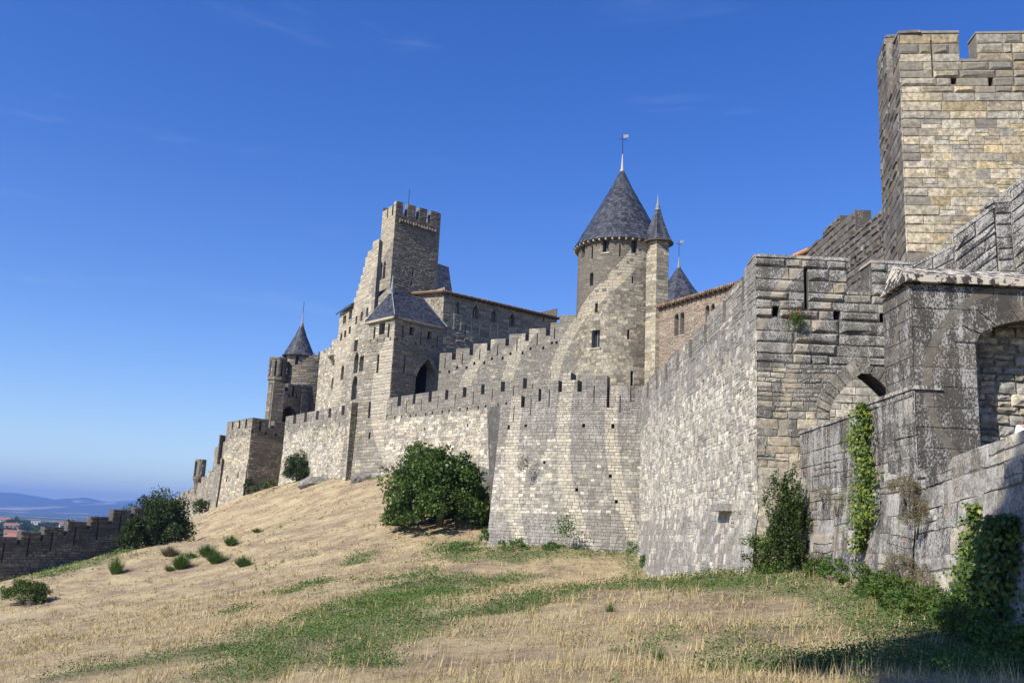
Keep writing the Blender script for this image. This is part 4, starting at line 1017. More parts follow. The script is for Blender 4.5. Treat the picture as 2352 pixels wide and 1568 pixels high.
face(t_hall, f, f.U, [(0, dep / 2, zh + .6), (dep / 2, dep, zh + .6)], 8, [], T=.6, mat='hall', weather=lambda u, v: .1, nmax=40, zcull=False, vmin=17, **CAST)
for a, b in ((A4, B4), (B4, B3)):
    g_ = plane_map((a.x, a.y), (b.x, b.y), 0.0); Wall(g_, g_.U, zh + 1.2, 8, [], 0.3).core('wall', M['core_dark'], t_hall)  # inner walls coloured dark to paint the shade behind the windows
def tile_roof(th, e0, e1, back, z_e, rise, over=0.45, step=0.22, r=0.085):
    """canal tiles running up from an eave e0-e1"""
    e0 = Vector(e0); e1 = Vector(e1); d = (e1 - e0); L = d.length; d.normalize(); bk = Vector(back); bl = bk.length; bn = bk.normalized()
    z0 = z_e; up = rise / bl
    P = lambda s, t, h=0.0: Vector((e0.x + d.x * s + bn.x * t, e0.y + d.y * s + bn.y * t, z0 + up * t + h))
    sl = MB().hexa([P(-over, -over, -.12), P(L + over, -over, -.12), P(L + over, bl, -.12), P(-over, bl, -.12), P(-over, -over, .02), P(L + over, -over, .02), P(L + over, bl, .02), P(-over, bl, .02)]).build('roof', M['tile'], th, tone=(.5, .3, 0, 1))
    mb = MB(); s = -over; tn = []
    while s < L + over:
        jx = random.uniform(-.015, .015); mb.tube([P(s + jx, -over - .1 + random.uniform(-.03, .03), .03), P(s + jx, bl * .5, .03), P(s + jx, bl, .03)], [r * 1.05, r, r], 6); tn += [(random.random(), random.random(), 0, 1)] * 18; s += step
    o = mesh_obj('roof_tiles', mb.V, mb.F, M['tile'], sl, tone=tn); o['kind'] = 'stuff'
    mb = MB(); s = -over + .3
    while s < L + over: mb.box((P(s, -over * .5, -.19)), .1, over * 1.3, .12, math.atan2(bn.y, bn.x) - math.pi / 2); s += 0.55
    o = mb.build('rafter_ends', M['wood'], th); o['kind'] = 'stuff'
    return sl
tile_roof(t_hall, A3, B3, nH * dep, zh + 0.12, 1.2)

# ------------------------------------------------------------------ castle curtain (upper)
A = W(*ZA(1358, 1188), 84.5); B = W(*ZA(2365, 880), 78.4); zl = A.z; zr_ = W(*ZA(2120, 985), 77).z
f = plane_map((A.x, A.y), (B.x, B.y), 0.0); U = f.U
M['upper'] = stone_mat('upper_curtain_stone', GREYS + BUFF[:3], dark=(0.15, 0.14, 0.12), dark_amt=0.55, white=0.3, orange=0.16, streak=0.4, pale=(0.47, 0.42, 0.32), arcs=[parc(f, ZA, ((2240, 1150), (2195, 1280), (2170, 1420)), .95), parc(f, ZA, ((1910, 1190), (1868, 1290), (1838, 1390)), 1.1), parc(f, ZA, ((1590, 1290), (1545, 1390), (1520, 1460)), 1.1)])
us = [on_plane(f, *ZA(x, 1100))[0] for x in (1358, 1450, 1478, 1575, 1600, 1700, 1724, 1830, 1856, 1972, 1998, 2120, 2150, 2215, 2365)]
zr_ = on_plane(f, *ZA(2120, 985))[1]; u12 = us[11]
t_up = thing('curtain_wall', ((A.x + B.x) / 2, (A.y + B.y) / 2, 9), 'upper crenellated castle wall climbing right to the round tower', 'wall')
top = []; ops = []
for i in range(len(us) - 1):
    a, b = us[i], us[i + 1]; zz = zl + (zr_ - zl) * min(1, ((a + b) / 2) / u12)
    if i % 2 == 0:
        if i == 12: zz = on_plane(f, *ZA(2180, 960))[1]
        top.append((a, b, zz)); m_ = (a + b) / 2; ops += [(m_ - .04, m_ + .04, zz - 1.5, zz - .5, .4), (a + .1, a + .3, zz - 1.9, zz - 1.65, .4), (b - .3, b - .1, zz - 1.9, zz - 1.65, .4)]
    else: top.append((a, b, zz - 0.85 if i < 12 else on_plane(f, *ZA(2260, 905))[1]))
face(t_up, f, U, top, 8.0, ops, T=0.7, mat='upper', weather=lambda u, v: 0.6 if v < zl + (zr_ - zl) * min(1, u / u12) - 1.2 else 0.8, zcull=False, vmin=10.5, **{**CAST, 'kind': 'rough'})

# ------------------------------------------------------------------ round tower with the slate cone
Yc = 78.0; RT = 3.62
pc = W(*ZB(383, 640), Yc); rc = (pc.x, pc.y); zee = W(*ZB(383, 606), Yc - RT).z - 0.1
t_rt = thing('round_tower', (rc[0], rc[1], 9), 'tall round tower with a steep slate cone and a pale diagonal band', 'tower')
th0 = math.radians(165); f = cyl_map(rc, RT, th0, 0.0, batter=0.02, vb=16); U = RT * math.radians(215)
M['round'] = stone_mat('round_tower_stone', [(0.36, 0.31, 0.22), (0.31, 0.285, 0.225), (0.38, 0.325, 0.22), (0.34, 0.31, 0.25)], dark=(0.115, 0.10, 0.08), dark_amt=0.6, white=0.12, orange=0.05, streak=0.5, pale=(0.47, 0.41, 0.295), arcs=[carc(rc, RT, th0, ZB, ((400, 800), (260, 940), (145, 1130)), 1.35)])
def ocy(X0, Y0, X1, Y1, dep=None):
    a = on_cyl(*ZB(X0, Y0)); b = on_cyl(*ZB(X1, Y1)); return (min(a[0], b[0]), max(a[0], b[0]), min(a[1], b[1]), max(a[1], b[1]), dep)
_ca = carc(rc, RT, th0, ZB, ((400, 800), (260, 940), (145, 1130)), 1.35)
def carc_side(u, v): return (math.hypot(u - _ca[0], v - _ca[1]) > (_ca[2] + _ca[3]) / 2) == _cs
_q = on_cyl(*ZB(190, 800)); _cs = math.hypot(_q[0] - _ca[0], _q[1] - _ca[1]) > (_ca[2] + _ca[3]) / 2
wins = [ocy(291, 628, 319, 706), ocy(442, 635, 469, 713), ocy(178, 660, 194, 732), ocy(232, 1122, 272, 1210)]
ops = list(wins) + [ocy(x - 2.5, a, x + 2.5, b, .5) for x, a, b in ((234, 675, 742), (380, 664, 730))]
ops += [ocy(222, 818, 238, 882, .5), ocy(444, 836, 452, 874, .5), ocy(249, 978, 262, 1026, .5), ocy(419, 1116, 431, 1168, .5), ocy(273, 1364, 288, 1400, .5), ocy(436, 1334, 450, 1416, .6)]
wl, part = face(t_rt, f, U, zee, 7.0, ops, T=0.7, mat='round', weather=lambda u, v: 0.8 if carc_side(u, v) else 0.35, du=0.4, hr=(0.22, 0.32), wr=(0.28, 0.65), p=(0.008, 0.022), zcull=False, vmin=9.5, gap=0.008)
for o in (wins[0], wins[1], wins[3]): window_fill(f, o, part, glass=0.4)
sill(f, wins[0], part, M['core']); sill(f, wins[3], part, M['core'])
g_ = cyl_map(rc, RT, th0 + U / RT, 0.0); Wall(g_, RT * (2 * math.pi) - U, zee, 7.0, [], .5, du=.5).core('wall', M['core'], t_rt)
za = W(*ZB(383, 275), Yc).z; ro = RT + 0.42; zo = zee - 0.35; Hc = za - zo
cone_roof(t_rt, rc, [(ro, zo), (ro * .93, zo + Hc * .075), (ro * .72, zo + Hc * .28), (ro * .46, zo + Hc * .54), (ro * .22, zo + Hc * .78), (0.12, za)], 30, 0.27)
mb = MB(); mb.lathe(rc, [(RT - .05, zee - .05), (ro - .05, zo + .04), (ro - .04, zo - .04), (RT - .02, zee - .5)], 40); mb.build('eaves', M['wood'], t_rt)
for k in range(44):
    t = 2 * math.pi * k / 44; MB().box((rc[0] + (RT + .2) * math.cos(t), rc[1] + (RT + .2) * math.sin(t), zo - .1), .42, .13, .13, t).build('corbel', M['core'], t_rt, tone=(.5, .6, .1, 1))
finial(t_rt, (rc[0], rc[1], za - 0.1), W(*ZB(383, 185), Yc).z - za + .1, 0.12, 'copper', rod=W(*ZB(388, 85), Yc).z - W(*ZB(383, 185), Yc).z, vane=True)
# stair turret at its side
tc = W(*ZB(578, 640), 75.3); tcc = (tc.x, tc.y); rt_ = 1.08; zte = W(*ZB(590, 632), 74.3).z
t_tu = thing('stair_turret', (tc.x, tc.y, 9), 'slim polygonal stair turret with slate spire clinging to the round tower', 'turret')
n = 6; off = math.radians(-101)
V6 = [Vector((tcc[0] + rt_ * math.cos(off + 2 * math.pi * k / n), tcc[1] + rt_ * math.sin(off + 2 * math.pi * k / n), 0)) for k in range(n)]
for k in range(n):
    a, b = V6[k], V6[(k + 1) % n]; f6 = plane_map((a.x, a.y), (b.x, b.y), 0.0)
    if (a + b - 2 * Vector((tcc[0], tcc[1], 0))).dot(Vector((-tcc[0], -tcc[1], 0))) > 0:
        face(t_tu, f6, f6.U, zte, 8.0, [], T=.3, mat='round', weather=lambda u, v: .2, hr=(.25, .34), wr=(.4, .8), p=(.008, .02), zcull=False, vmin=14, nmax=70, gap=.008)
    else:
        c_ = Vector((tcc[0], tcc[1], 0)); f6.n.negate(); Wall(f6, f6.U, zte, 8.0, [], .05).core('wall', M['core'], t_tu)
zta = W(*ZB(543, 462), 75.3).z; ro6 = rt_ + .3; z6 = zte - .12; H6 = zta - z6
cone_roof(t_tu, tcc, [(ro6, z6), (ro6 * .8, z6 + H6 * .16), (ro6 * .4, z6 + H6 * .58), (.1, zta)], n, .26, off)
mb = MB(); mb.lathe(tcc, [(.1, z6 + .02), (ro6 - .02, z6 - .01), (ro6 - .02, z6 - .1), (.1, z6 - .1)], 24); mb.build('eaves', M['wood'], t_tu)
finial(t_tu, (tcc[0], tcc[1], zta - .05), W(*ZB(545, 400), 75.3).z - zta, .11, 'lead')
# far tower: only its cone shows over the brick hall
bt = W(*ZB(690, 960), 100); zbe = W(*ZB(700, 985), 98).z; zba = W(*ZB(680, 785), 100).z
t_bt = thing('far_tower', (bt.x, bt.y, 9), 'far tower whose grey cone and vane rise over the brick hall', 'tower')
f = cyl_map((bt.x, bt.y), 3.0, math.radians(170), 0.0); Wall(f, 3.0 * 2 * math.pi, zbe - .3, 8, [], .5, du=.6).core('wall', M['core'], t_bt)
cone_roof(t_bt, (bt.x, bt.y), [(3.5, zbe - .5), (2.9, zbe + .8), (1.5, zbe + (zba - zbe) * .55), (.1, zba)], 10, .3)
finial(t_bt, (bt.x, bt.y, zba - .1), W(*ZB(683, 730), 100).z - zba + .1, .13, 'lead', rod=1.9, vane=True)

# ------------------------------------------------------------------ brick hall with twin windows
M['brick'] = stone_mat('brick_wall', [(0.30, 0.215, 0.145), (0.25, 0.195, 0.145), (0.33, 0.265, 0.195), (0.27, 0.185, 0.125)], dark=(0.15, 0.13, 0.11), dark_amt=0.35, white=0.12, orange=0.03)
A = W(*ZB(452, 1045), 77.5); B = W(*ZB(962, 893), 67.0); zk = A.z
f = plane_map((A.x, A.y), (B.x, B.y), 0.0); U = f.U
zk2 = on_plane(f, *ZB(945, 893))[1]
t_br = thing('brick_hall', ((A.x + B.x) / 2, (A.y + B.y) / 2, 9), 'brown brick hall with twin arched windows and a tiled eave', 'building')
wn = [opx(f, ZB(521, 1095), ZB(567, 1175)), opx(f, ZB(668, 1055), ZB(720, 1140)), opx(f, ZB(832, 1010), ZB(882, 1070))]
ops = []
for a, b, c, d, _ in wn:
    m_ = (a + b) / 2
    for x0, x1 in ((a, m_ - .07), (m_ + .07, b)): ops += arch_open(x0, x1, c, d, d + .3, None, 5, pointed=False)
wl, part = face(t_br, f, U + 4, zk, 7, ops, T=.6, mat='brick', weather=lambda u, v: .25 if v > 14.5 else .05, hr=(.09, .13), wr=(.25, .55), p=(.005, .02), zcull=False, vmin=10.5, gap=.01, jit=.006)
for a, b, c, d, _ in wn: column_of(f, (a + b) / 2, c, d + .1, .06, -.1, part, M['core']); sill(f, (a, b, c, d), part, M['core'], .1, .05, .04)
nb = Vector((-f.n.x, -f.n.y, 0)); A3 = Vector((A.x, A.y, 0)); B3 = A3 + f.e * (U + 4)
for a, b in ((A3, A3 + nb * 7), (A3 + nb * 7, B3 + nb * 7), (B3 + nb * 7, B3)):
    g_ = plane_map((a.x, a.y), (b.x, b.y), 0.0); Wall(g_, g_.U, zk + .9, 7, [], .3).core('wall', M['core_dark'], t_br)  # dark colour stands for unlit room seen through the twin windows
tile_roof(t_br, A3, B3, nb * 7, zk + .12, 1.0, over=.3)
# ------------------------------------------------------------------ keep: tall square tower
M['keep'] = stone_mat('keep_shade_stone', BROWN, dark=(0.10, 0.09, 0.075), dark_amt=0.3, white=0.04, orange=0.08)  # right face's shade is painted in as darker brown tints
A = W(*ZA(1037, 165), 105); B = W(*ZA(1352, 260), 108.6); zg = A.z - .15; zmt = W(*ZA(1040, 80), 105).z
e = Vector((B.x - A.x, B.y - A.y, 0)).normalized(); nl = Vector((-e.y, e.x, 0)); A0 = Vector((A.x, A.y, 0))
t_keep = thing('keep_tower', (A.x, A.y, 12), 'tallest crenellated square keep, buff on its left, tinted darker for shade on its right face', 'tower')
f = plane_map((A.x, A.y), (B.x, B.y), 0.0); U = f.U
q = lambda X: on_plane(f, *ZA(X, 150))[0]
us = [0, q(1090), q(1124), q(1182), q(1208), q(1266), q(1293), U]
top = [(us[i], us[i + 1], zmt if i % 2 == 0 else zg) for i in range(7)]
ops = [opx(f, ZA(1159, 580), ZA(1166, 626), .5), opx(f, ZA(1150, 660), ZA(1160, 690), .5)] + [slot(f, ZA(x, y), .16, .18, .4) for x, y in ((1135, 480), (1225, 500), (1250, 350), (1130, 360), (1210, 610), (1100, 590))]
for k in range(13): ops.append(slot(f, ZA(1075 + k * 19.5, 226 + k * 6.0), .2, .3, .25))
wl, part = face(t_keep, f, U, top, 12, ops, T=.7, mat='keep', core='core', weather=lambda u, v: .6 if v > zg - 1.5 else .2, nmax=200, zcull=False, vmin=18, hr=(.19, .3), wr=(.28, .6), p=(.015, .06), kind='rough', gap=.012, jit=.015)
st = Stones()
for k in range(14):
    u, v, _ = on_plane(f, *ZA(1065 + k * 19.5, 226 + k * 6.0)); st.block(f, u - .07, u + .07, v - .2, v + .25, .28, 'flat', (.3, .4, .4, 1), 0, 0)
st.finish(M['keep'], part, 20, 'corbel')
f = plane_map((A.x, A.y), (A.x + nl.x * 5, A.y + nl.y * 5), 0.0); U = on_plane(f, *ZA(944, 180))[0]
_ks = 1
_a = parc(f, ZA, ((1030, 340), (965, 470), (895, 610)), 0.0); _b = on_plane(f, *ZA(960, 250)); _ks = 1 if math.hypot(_b[0] - _a[0], _b[1] - _a[1]) > _a[2] else -1
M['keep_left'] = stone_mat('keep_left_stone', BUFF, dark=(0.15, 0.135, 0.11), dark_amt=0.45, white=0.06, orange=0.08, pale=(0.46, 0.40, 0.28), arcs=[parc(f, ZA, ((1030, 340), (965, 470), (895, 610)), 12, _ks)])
q = lambda X: on_plane(f, *ZA(X, 150))[0]
us = [0, .55, .9, q(985), q(980), U]
top = [(0, q(1022), zmt), (q(1022), q(1012), zg), (q(1012), q(985), zmt - .35), (q(985), q(978), zg), (q(978), U, zmt - .5)]
dbl = opx(f, ZA(926, 565), ZA(960, 640)); m_ = (dbl[0] + dbl[1]) / 2; ops = []
for x0, x1 in ((dbl[0], m_ - .1), (m_ + .1, dbl[1])): ops += arch_open(x0, x1, dbl[2], dbl[3], dbl[3] + .6, None, 5, pointed=False)
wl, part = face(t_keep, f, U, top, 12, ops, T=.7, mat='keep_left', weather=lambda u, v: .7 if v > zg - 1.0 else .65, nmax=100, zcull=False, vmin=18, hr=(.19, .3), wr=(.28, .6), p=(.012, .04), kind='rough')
column_of(f, m_, dbl[2], dbl[3] + .2, .1, -.2, part, M['core'])
K1 = A0 + e * plane_map((A.x, A.y), (B.x, B.y), 0.0).U; K2 = A0 + nl * U; K3 = K1 + nl * U
for a, b in ((K2, K3), (K3, K1)):
    g_ = plane_map((a.x, a.y), (b.x, b.y), 0.0); Wall(g_, g_.U, merlons(g_.U, zmt, 1.3, .6, zmt - zg), 12, [], .4).core('wall', M['core'], t_keep)
cc = (A0 + K3) / 2; MB().hexa([p + Vector((0, 0, zg - 1.2)) for p in (A0.lerp(cc, .1), K1.lerp(cc, .1), K3.lerp(cc, .1), K2.lerp(cc, .1))] + [p + Vector((0, 0, zg - .9)) for p in (A0.lerp(cc, .1), K1.lerp(cc, .1), K3.lerp(cc, .1), K2.lerp(cc, .1))]).build('roof_deck', M['core'], t_keep)
MB().tube([Vector((A.x + 1.2, A.y + 2, zg - 1)), Vector((A.x + 1.2, A.y + 2, zmt + 2.2))], .04, 5).build('lightning_rod', M['iron'], t_keep)

# slate roof behind the keep
Yb = 116
P_ = lambda X, Y, d=Yb: W(*ZA(X, Y), d)
t_ = thing('slate_roof_house', P_(1380, 760), 'steep grey slate roof standing right behind the keep', 'roof')
b0, b1 = P_(1180, 700, 112), P_(1462, 760, Yb); t0_, t1_ = P_(1250, 530, 116), P_(1420, 563, 119)
b2 = b1 + Vector((-4, 6, 0)); b3 = b0 + Vector((-4, 6, 0))
zb_ = min(b0.z, b1.z) - 1; b0.z = b1.z = b2.z = b3.z = zb_; zt_ = t1_.z; t0_.z = zt_
rf = mesh_obj('roof', [b0, b1, b2, b3, t0_, t1_], [(0, 1, 5, 4), (1, 2, 5), (2, 3, 4, 5), (3, 0, 4)], M['slate'], t_, tone=[(.5, .5, 0, 1)] * 6)
slates([(b0, b1, t1_, t0_), (b1, b2, t1_, t1_)], 'slates', rf, (24, 24), .32)
lo = [p.copy() for p in (b0, b1, b2, b3)]
MB().hexa([Vector((p.x, p.y, 12)) for p in lo] + [p.lerp((b0 + b2) / 2, .05) for p in lo]).build('wall', M['core'], t_)
MB().tube([t0_, t1_], .12, 6).build('ridge_lead', M['lead'], rf)

# ------------------------------------------------------------------ tall lit facade with stepped gable
A = W(*ZA(893, 700), 91.5); B = W(*ZA(585, 1450), 98.5)
f = plane_map((A.x, A.y), (B.x, B.y), 0.0); U = f.U; ff = f
_a = parc(f, ZA, ((885, 600), (790, 880), (700, 1200)), 0.0); _b = on_plane(f, *ZA(650, 1000)); _ks = 1 if math.hypot(_b[0] - _a[0], _b[1] - _a[1]) > _a[2] else -1
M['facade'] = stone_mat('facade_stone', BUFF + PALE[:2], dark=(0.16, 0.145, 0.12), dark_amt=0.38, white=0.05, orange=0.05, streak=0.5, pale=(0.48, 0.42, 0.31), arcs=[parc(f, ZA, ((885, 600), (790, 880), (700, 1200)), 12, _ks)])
t_fac = thing('castle_residence', ((A.x + B.x) / 2, (A.y + B.y) / 2, 8), 'tall pale castle facade with stepped gable and scattered windows left of the gate tower', 'building')
q = lambda X, Y: on_plane(f, *ZA(X, Y))
prof = [(897, 870, 372), (870, 835, 440), (835, 815, 485), (815, 800, 560), (800, 783, 620), (783, 768, 680), (768, 752, 730), (752, 738, 780)]
top = []
for a, b, y in prof: top.append((max(0, q(a, y)[0]), q(b, y)[0], q((a + b) / 2, y)[1]))
top[0] = (0, top[0][1], top[0][2])
uL = top[-1][1]; ve = q(690, 850)[1]; top.append((uL, q(636, 892)[0], q(636, 896)[1])); top.append((top[-1][1], U, q(600, 1100)[1]))
wn = [opx(f, ZA(750, 915), ZA(760, 968)), opx(f, ZA(788, 885), ZA(798, 942)), opx(f, ZA(828, 855), ZA(838, 915)), opx(f, ZA(660, 915), ZA(678, 965)), opx(f, ZA(704, 875), ZA(720, 935)),
      opx(f, ZA(640, 1040), ZA(650, 1088)), opx(f, ZA(668, 1018), ZA(679, 1062)), opx(f, ZA(701, 990), ZA(712, 1036)), opx(f, ZA(741, 1088), ZA(760, 1165)),
      opx(f, ZA(740, 1230), ZA(763, 1320)), opx(f, ZA(778, 1225), ZA(788, 1308)), opx(f, ZA(793, 1222), ZA(803, 1305)), opx(f, ZA(645, 1305), ZA(660, 1368)), opx(f, ZA(724, 1410), ZA(754, 1510))]
ops = []
for i, o in enumerate(wn):
    o = (*o[:4], .45); ops.append(o)
    if i in (9, 10, 11, 12, 13): ops += arch_open(o[0], o[1], o[3] - .01, o[3], o[3] + (o[1] - o[0]) * .7, .45, 5, pointed=False)
wl, part = face(t_fac, f, U, top, 6.5, ops, T=.8, mat='facade', weather=lambda u, v: .55, zcull=False, vmin=7.0, hr=(.2, .3), wr=(.3, .7), p=(.008, .03), kind='flat')
for i in (3, 4, 8, 9): window_fill(f, wn[i], part, glass=.35)
for i in (3, 4, 8): sill(f, wn[i], part, M['core'], .12, .12, .07)
a, b, c, d, _ = wn[13]
for k in range(9):                                    # grille
    v = c + (d - c) * (k + .5) / 9; MB().tube([Vector(f(a - .05, v, .02)), Vector(f(b + .05, v, .02))], .03, 5).build('grille_bar', M['iron'], part)
for u_ in (a + (b - a) * .3, a + (b - a) * .7): MB().tube([Vector(f(u_, c, .05)), Vector(f(u_, d, .05))], .025, 5).build('grille_bar', M['iron'], part)
bk = Vector((-f.n.x, -f.n.y, 0)) * 8
P0 = Vector(f(0, 0, 0)); P1 = Vector(f(U, 0, 0))
for a, b, z in ((P0, P0 + bk, 17), (P0 + bk, P1 + bk, 17), (P1 + bk, P1, q(600, 1100)[1] - .5)):
    g_ = plane_map((a.x, a.y), (b.x, b.y), 0.0); Wall(g_, g_.U, z, 6.5, [], .4).core('wall', M['core'], t_fac)
# its slate roof left of the gable
r0 = Vector(f(top[-2][1] + .3, 0, .35)); r1 = Vector(f(uL - .2, 0, .35)); zr0 = q(634, 892)[1]; zr1 = q(738, 812)[1]
r0.z = zr0 - .1; r1.z = zr0 + .35; k0 = r0 + bk * .5; k1 = r1 + bk * .5; k0.z = zr0 + 1.5; k1.z = q(750, 745)[1] + 1.2
roof = mesh_obj('roof', [r0, r1, k1, k0, r0 - Vector((0, 0, .18)), r1 - Vector((0, 0, .18))], [(0, 1, 2, 3), (0, 4, 5, 1)], M['slate'], t_fac, tone=[(.5, .5, 0, 1)] * 6)
slates([(r0, r1, k1, k0)], 'slates', roof, (16,), .3)

# ------------------------------------------------------------------ outer curtain, left stretch
A = W(*ZL(1440, 712), 86.0); B = W(*ZL(905, 860), 99.5); zc2 = A.z
f = plane_map((A.x, A.y), (B.x, B.y), 0.0, batter=.05, vb=9); U = f.U
t_c2 = thing('curtain_wall', ((A.x + B.x) / 2, (A.y + B.y) / 2, 5), 'pale crenellated outer curtain wall left of the gate tower, tufted with weeds', 'wall')
us = [max(0, on_plane(f, *ZL(x, 760))[0]) for x in (1440, 1412, 1352, 1330, 1252, 1232, 1160, 1140, 1072, 1052, 992, 970, 905)]
zr_ = on_plane(f, *ZL(1000, 800))[1]
top = [(0, us[2], zc2)]; ops = []
for i in range(2, 12):
    zz = zc2 + (zr_ - zc2) * us[i] / us[10]
    if i % 2 == 0: top.append((us[i], us[i + 1], zz - .95))
    else:
        top.append((us[i], us[i + 1], zz)); m_ = (us[i] + us[i + 1]) / 2; ops += [(m_ - .04, m_ + .04, zz - 1.5, zz - .5, .4), (us[i] + .1, us[i] + .3, zz - 2.0, zz - 1.75, .4)]
ops += [slot(f, ZL(x, y), .2, .22, .5) for x, y in ((1330, 1150), (1230, 1190), (1480, 1160))]
face(t_c2, f, U, top, 2.5, ops, T=.9, mat='curtain', weather=std_weather(zc2, 1.9, .75, .12), **CAST)
# its end return beside the gate tower; the darker stone stands in for shade
a_ = Vector(f(0, 0, 0)); b_ = a_ + Vector((-f.n.x, -f.n.y, 0)) * 2.4
f = plane_map((a_.x, a_.y), (b_.x, b_.y), 0.0)
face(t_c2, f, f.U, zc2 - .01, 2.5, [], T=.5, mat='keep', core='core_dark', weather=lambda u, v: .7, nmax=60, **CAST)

# ------------------------------------------------------------------ wall between facade and the left round tower
A = W(*ZL(1298, 235), 103); B = W(*ZL(1160, 420), 107)
f = plane_map((A.x, A.y), (B.x, B.y), 0.0); U = f.U
q = lambda X, Y: on_plane(f, *ZL(X, Y))
t_ = thing('curtain_wall', (A.x, A.y, 6), 'sunlit castle wall with small merlons between facade and left conical tower', 'wall')
top = [(0, q(1252, 250)[0], q(1275, 236)[1])]
for a, b, y in ((1252, 1245, 300), (1245, 1228, 285), (1228, 1222, 320), (1222, 1206, 305), (1206, 1200, 340), (1200, 1150, 325)): top.append((q(a, y)[0], min(U, q(b, y)[0]), q((a + b) / 2, y)[1]))
top[-1] = (top[-1][0], U, top[-1][2])
o_w = opx(f, ZL(1252, 550), ZL(1268, 605), .4)
wl, part = face(t_, f, U, top, 6, [o_w] + arch_open(o_w[0], o_w[1], o_w[3] - .01, o_w[3], o_w[3] + .4, .4, 4), T=.7, mat='facade', weather=lambda u, v: .1, zcull=False, vmin=9, nmax=200, **CAST)
st = Stones()
for k, y in enumerate((370, 385, 400, 412)):
    u, v, _ = q(1262 + 4 * k, y); st.block(f, u - .25 + .05 * k, u + .35, v - .15, v + .25, .5 - .1 * k, 'flat', (.4, .4, .6, 1), 0, 0)
st.finish(M['keep'], part, 9, 'corbel')

# ------------------------------------------------------------------ left conical tower with its bastioned front
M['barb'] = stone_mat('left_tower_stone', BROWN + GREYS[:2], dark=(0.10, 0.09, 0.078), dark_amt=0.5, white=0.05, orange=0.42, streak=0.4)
Yc = 115.5; pc = W(*ZL(1008, 350), Yc); rl = 4.55; lc = (pc.x, pc.y)
rl = (W(*ZL(1130, 350), Yc).x - W(*ZL(884, 350), Yc).x) / 2
t_lt = thing('conical_tower', (lc[0], lc[1], 6), 'left round tower with a plain grey slate cone', 'tower')
zle = W(*ZL(1000, 345), Yc - rl).z; zla = W(*ZL(1060, 122), Yc).z; ax = W(*ZL(1058, 122), Yc)
f = cyl_map(lc, rl - .5, math.radians(170), 0.0); ops = []
for X0, Y0, X1, Y1 in ((983, 358, 1004, 395), (902, 362, 914, 395)):
    a = on_cyl(*ZL(X0, Y0), lc, rl - .5, math.radians(170)); b = on_cyl(*ZL(X1, Y1), lc, rl - .5, math.radians(170)); ops.append((min(a[0], b[0]), max(a[0], b[0]), min(a[1], b[1]), max(a[1], b[1]), .5))
wl, part = face(t_lt, f, (rl - .5) * 2 * math.pi, zle + .05, 6, ops, T=.5, mat='round', weather=lambda u, v: .2, du=.6, nmax=80, zcull=False, vmin=zle - 3, urange=(0, (rl - .5) * 3.5), hr=(.25, .35), wr=(.4, .8), p=(.008, .02))
H = zla - zle
cone_roof(t_lt, lc, [(rl + .05, zle - .05), (rl * .9, zle + H * .08), (rl * .62, zle + H * .36), (rl * .34, zle + H * .64), (.12, zla)], 26, .3)
finial(t_lt, (lc[0], lc[1], zla - .1), 1.6, .13, 'lead', rod=1.4)
# crenellated half-round wall in front of it
cw = W(*ZL(1105, 450), 113.0); rw = 3.3; cwc = (cw.x, cw.y)
t_bw = thing('round_parapet', (cwc[0], cwc[1], 8), 'dark bossed crenellated ring wall wrapped round the left conical tower', 'wall')
f = cyl_map(cwc, rw, math.radians(180), 0.0); U = rw * math.pi
top = []
q = lambda X, Y: on_cyl(*ZL(X, Y), cwc, rw, math.radians(180))
for a, b, y in ((840, 905, 415), (905, 918, 420), (918, 940, 400), (940, 975, 392), (975, 1000, 425), (1000, 1035, 410), (1035, 1060, 390), (1060, 1080, 375), (1080, 1110, 362), (1110, 1125, 340), (1125, 1160, 352), (1160, 1180, 328)):
    ua_, va_ = q(a, y); ub_, _ = q(b, y); top.append((ua_, ub_, q((a + b) / 2, y)[1]))
top = [(0, top[0][0], top[0][2])] + top; top.append((top[-1][1], U, top[-1][2]))
ops = [(q(928, 420)[0] - .06, q(928, 420)[0] + .06, q(928, 440)[1], q(928, 405)[1], None)]
face(t_bw, f, U, top, 6, ops, T=.6, mat='barb', core='core_dark', weather=lambda u, v: .5, du=.6, zcull=False, vmin=11, hr=(.26, .36), wr=(.45, 1.0), p=(.02, .07), kind='boss', nmax=260)
# bartizan on its left
bz = W(*ZL(845, 450), 110.0); rb_ = (W(*ZL(910, 450), 110).x - W(*ZL(778, 450), 110).x) / 2
t_bz = thing('bartizan', (bz.x, bz.y, 8), 'octagonal corbelled bartizan with orange lichen left of the conical tower', 'turret')
n = 8; off = math.radians(-112)
zb0, zb1 = W(*ZL(840, 515), 109).z, W(*ZL(840, 365), 109).z
V8 = [Vector((bz.x + rb_ * math.cos(off + 2 * math.pi * k / n), bz.y + rb_ * math.sin(off + 2 * math.pi * k / n), 0)) for k in range(n)]
for k in range(n):
    a, b = V8[k], V8[(k + 1) % n]; f8 = plane_map((a.x, a.y), (b.x, b.y), 0.0)
    vis = (a + b - 2 * Vector((bz.x, bz.y, 0))).dot(Vector((-bz.x, -bz.y, 0))) > 0
    m_ = f8.U / 2; ops = [(m_ - .09, m_ + .09, zb1 - 2.6, zb1 - .5, None)]
    if vis: face(t_bz, f8, f8.U, zb1, zb0, ops, T=.35, mat='barb', core='core_dark', weather=lambda u, v: .55, hr=(.28, .4), wr=(.4, .8), p=(.03, .08), kind='boss', zcull=False, nmax=60)
    else: f8.n.negate(); Wall(f8, f8.U, zb1, zb0, ops, .3).core('wall', M['core_dark'], t_bz)
zq = W(*ZL(835, 600), 110).z
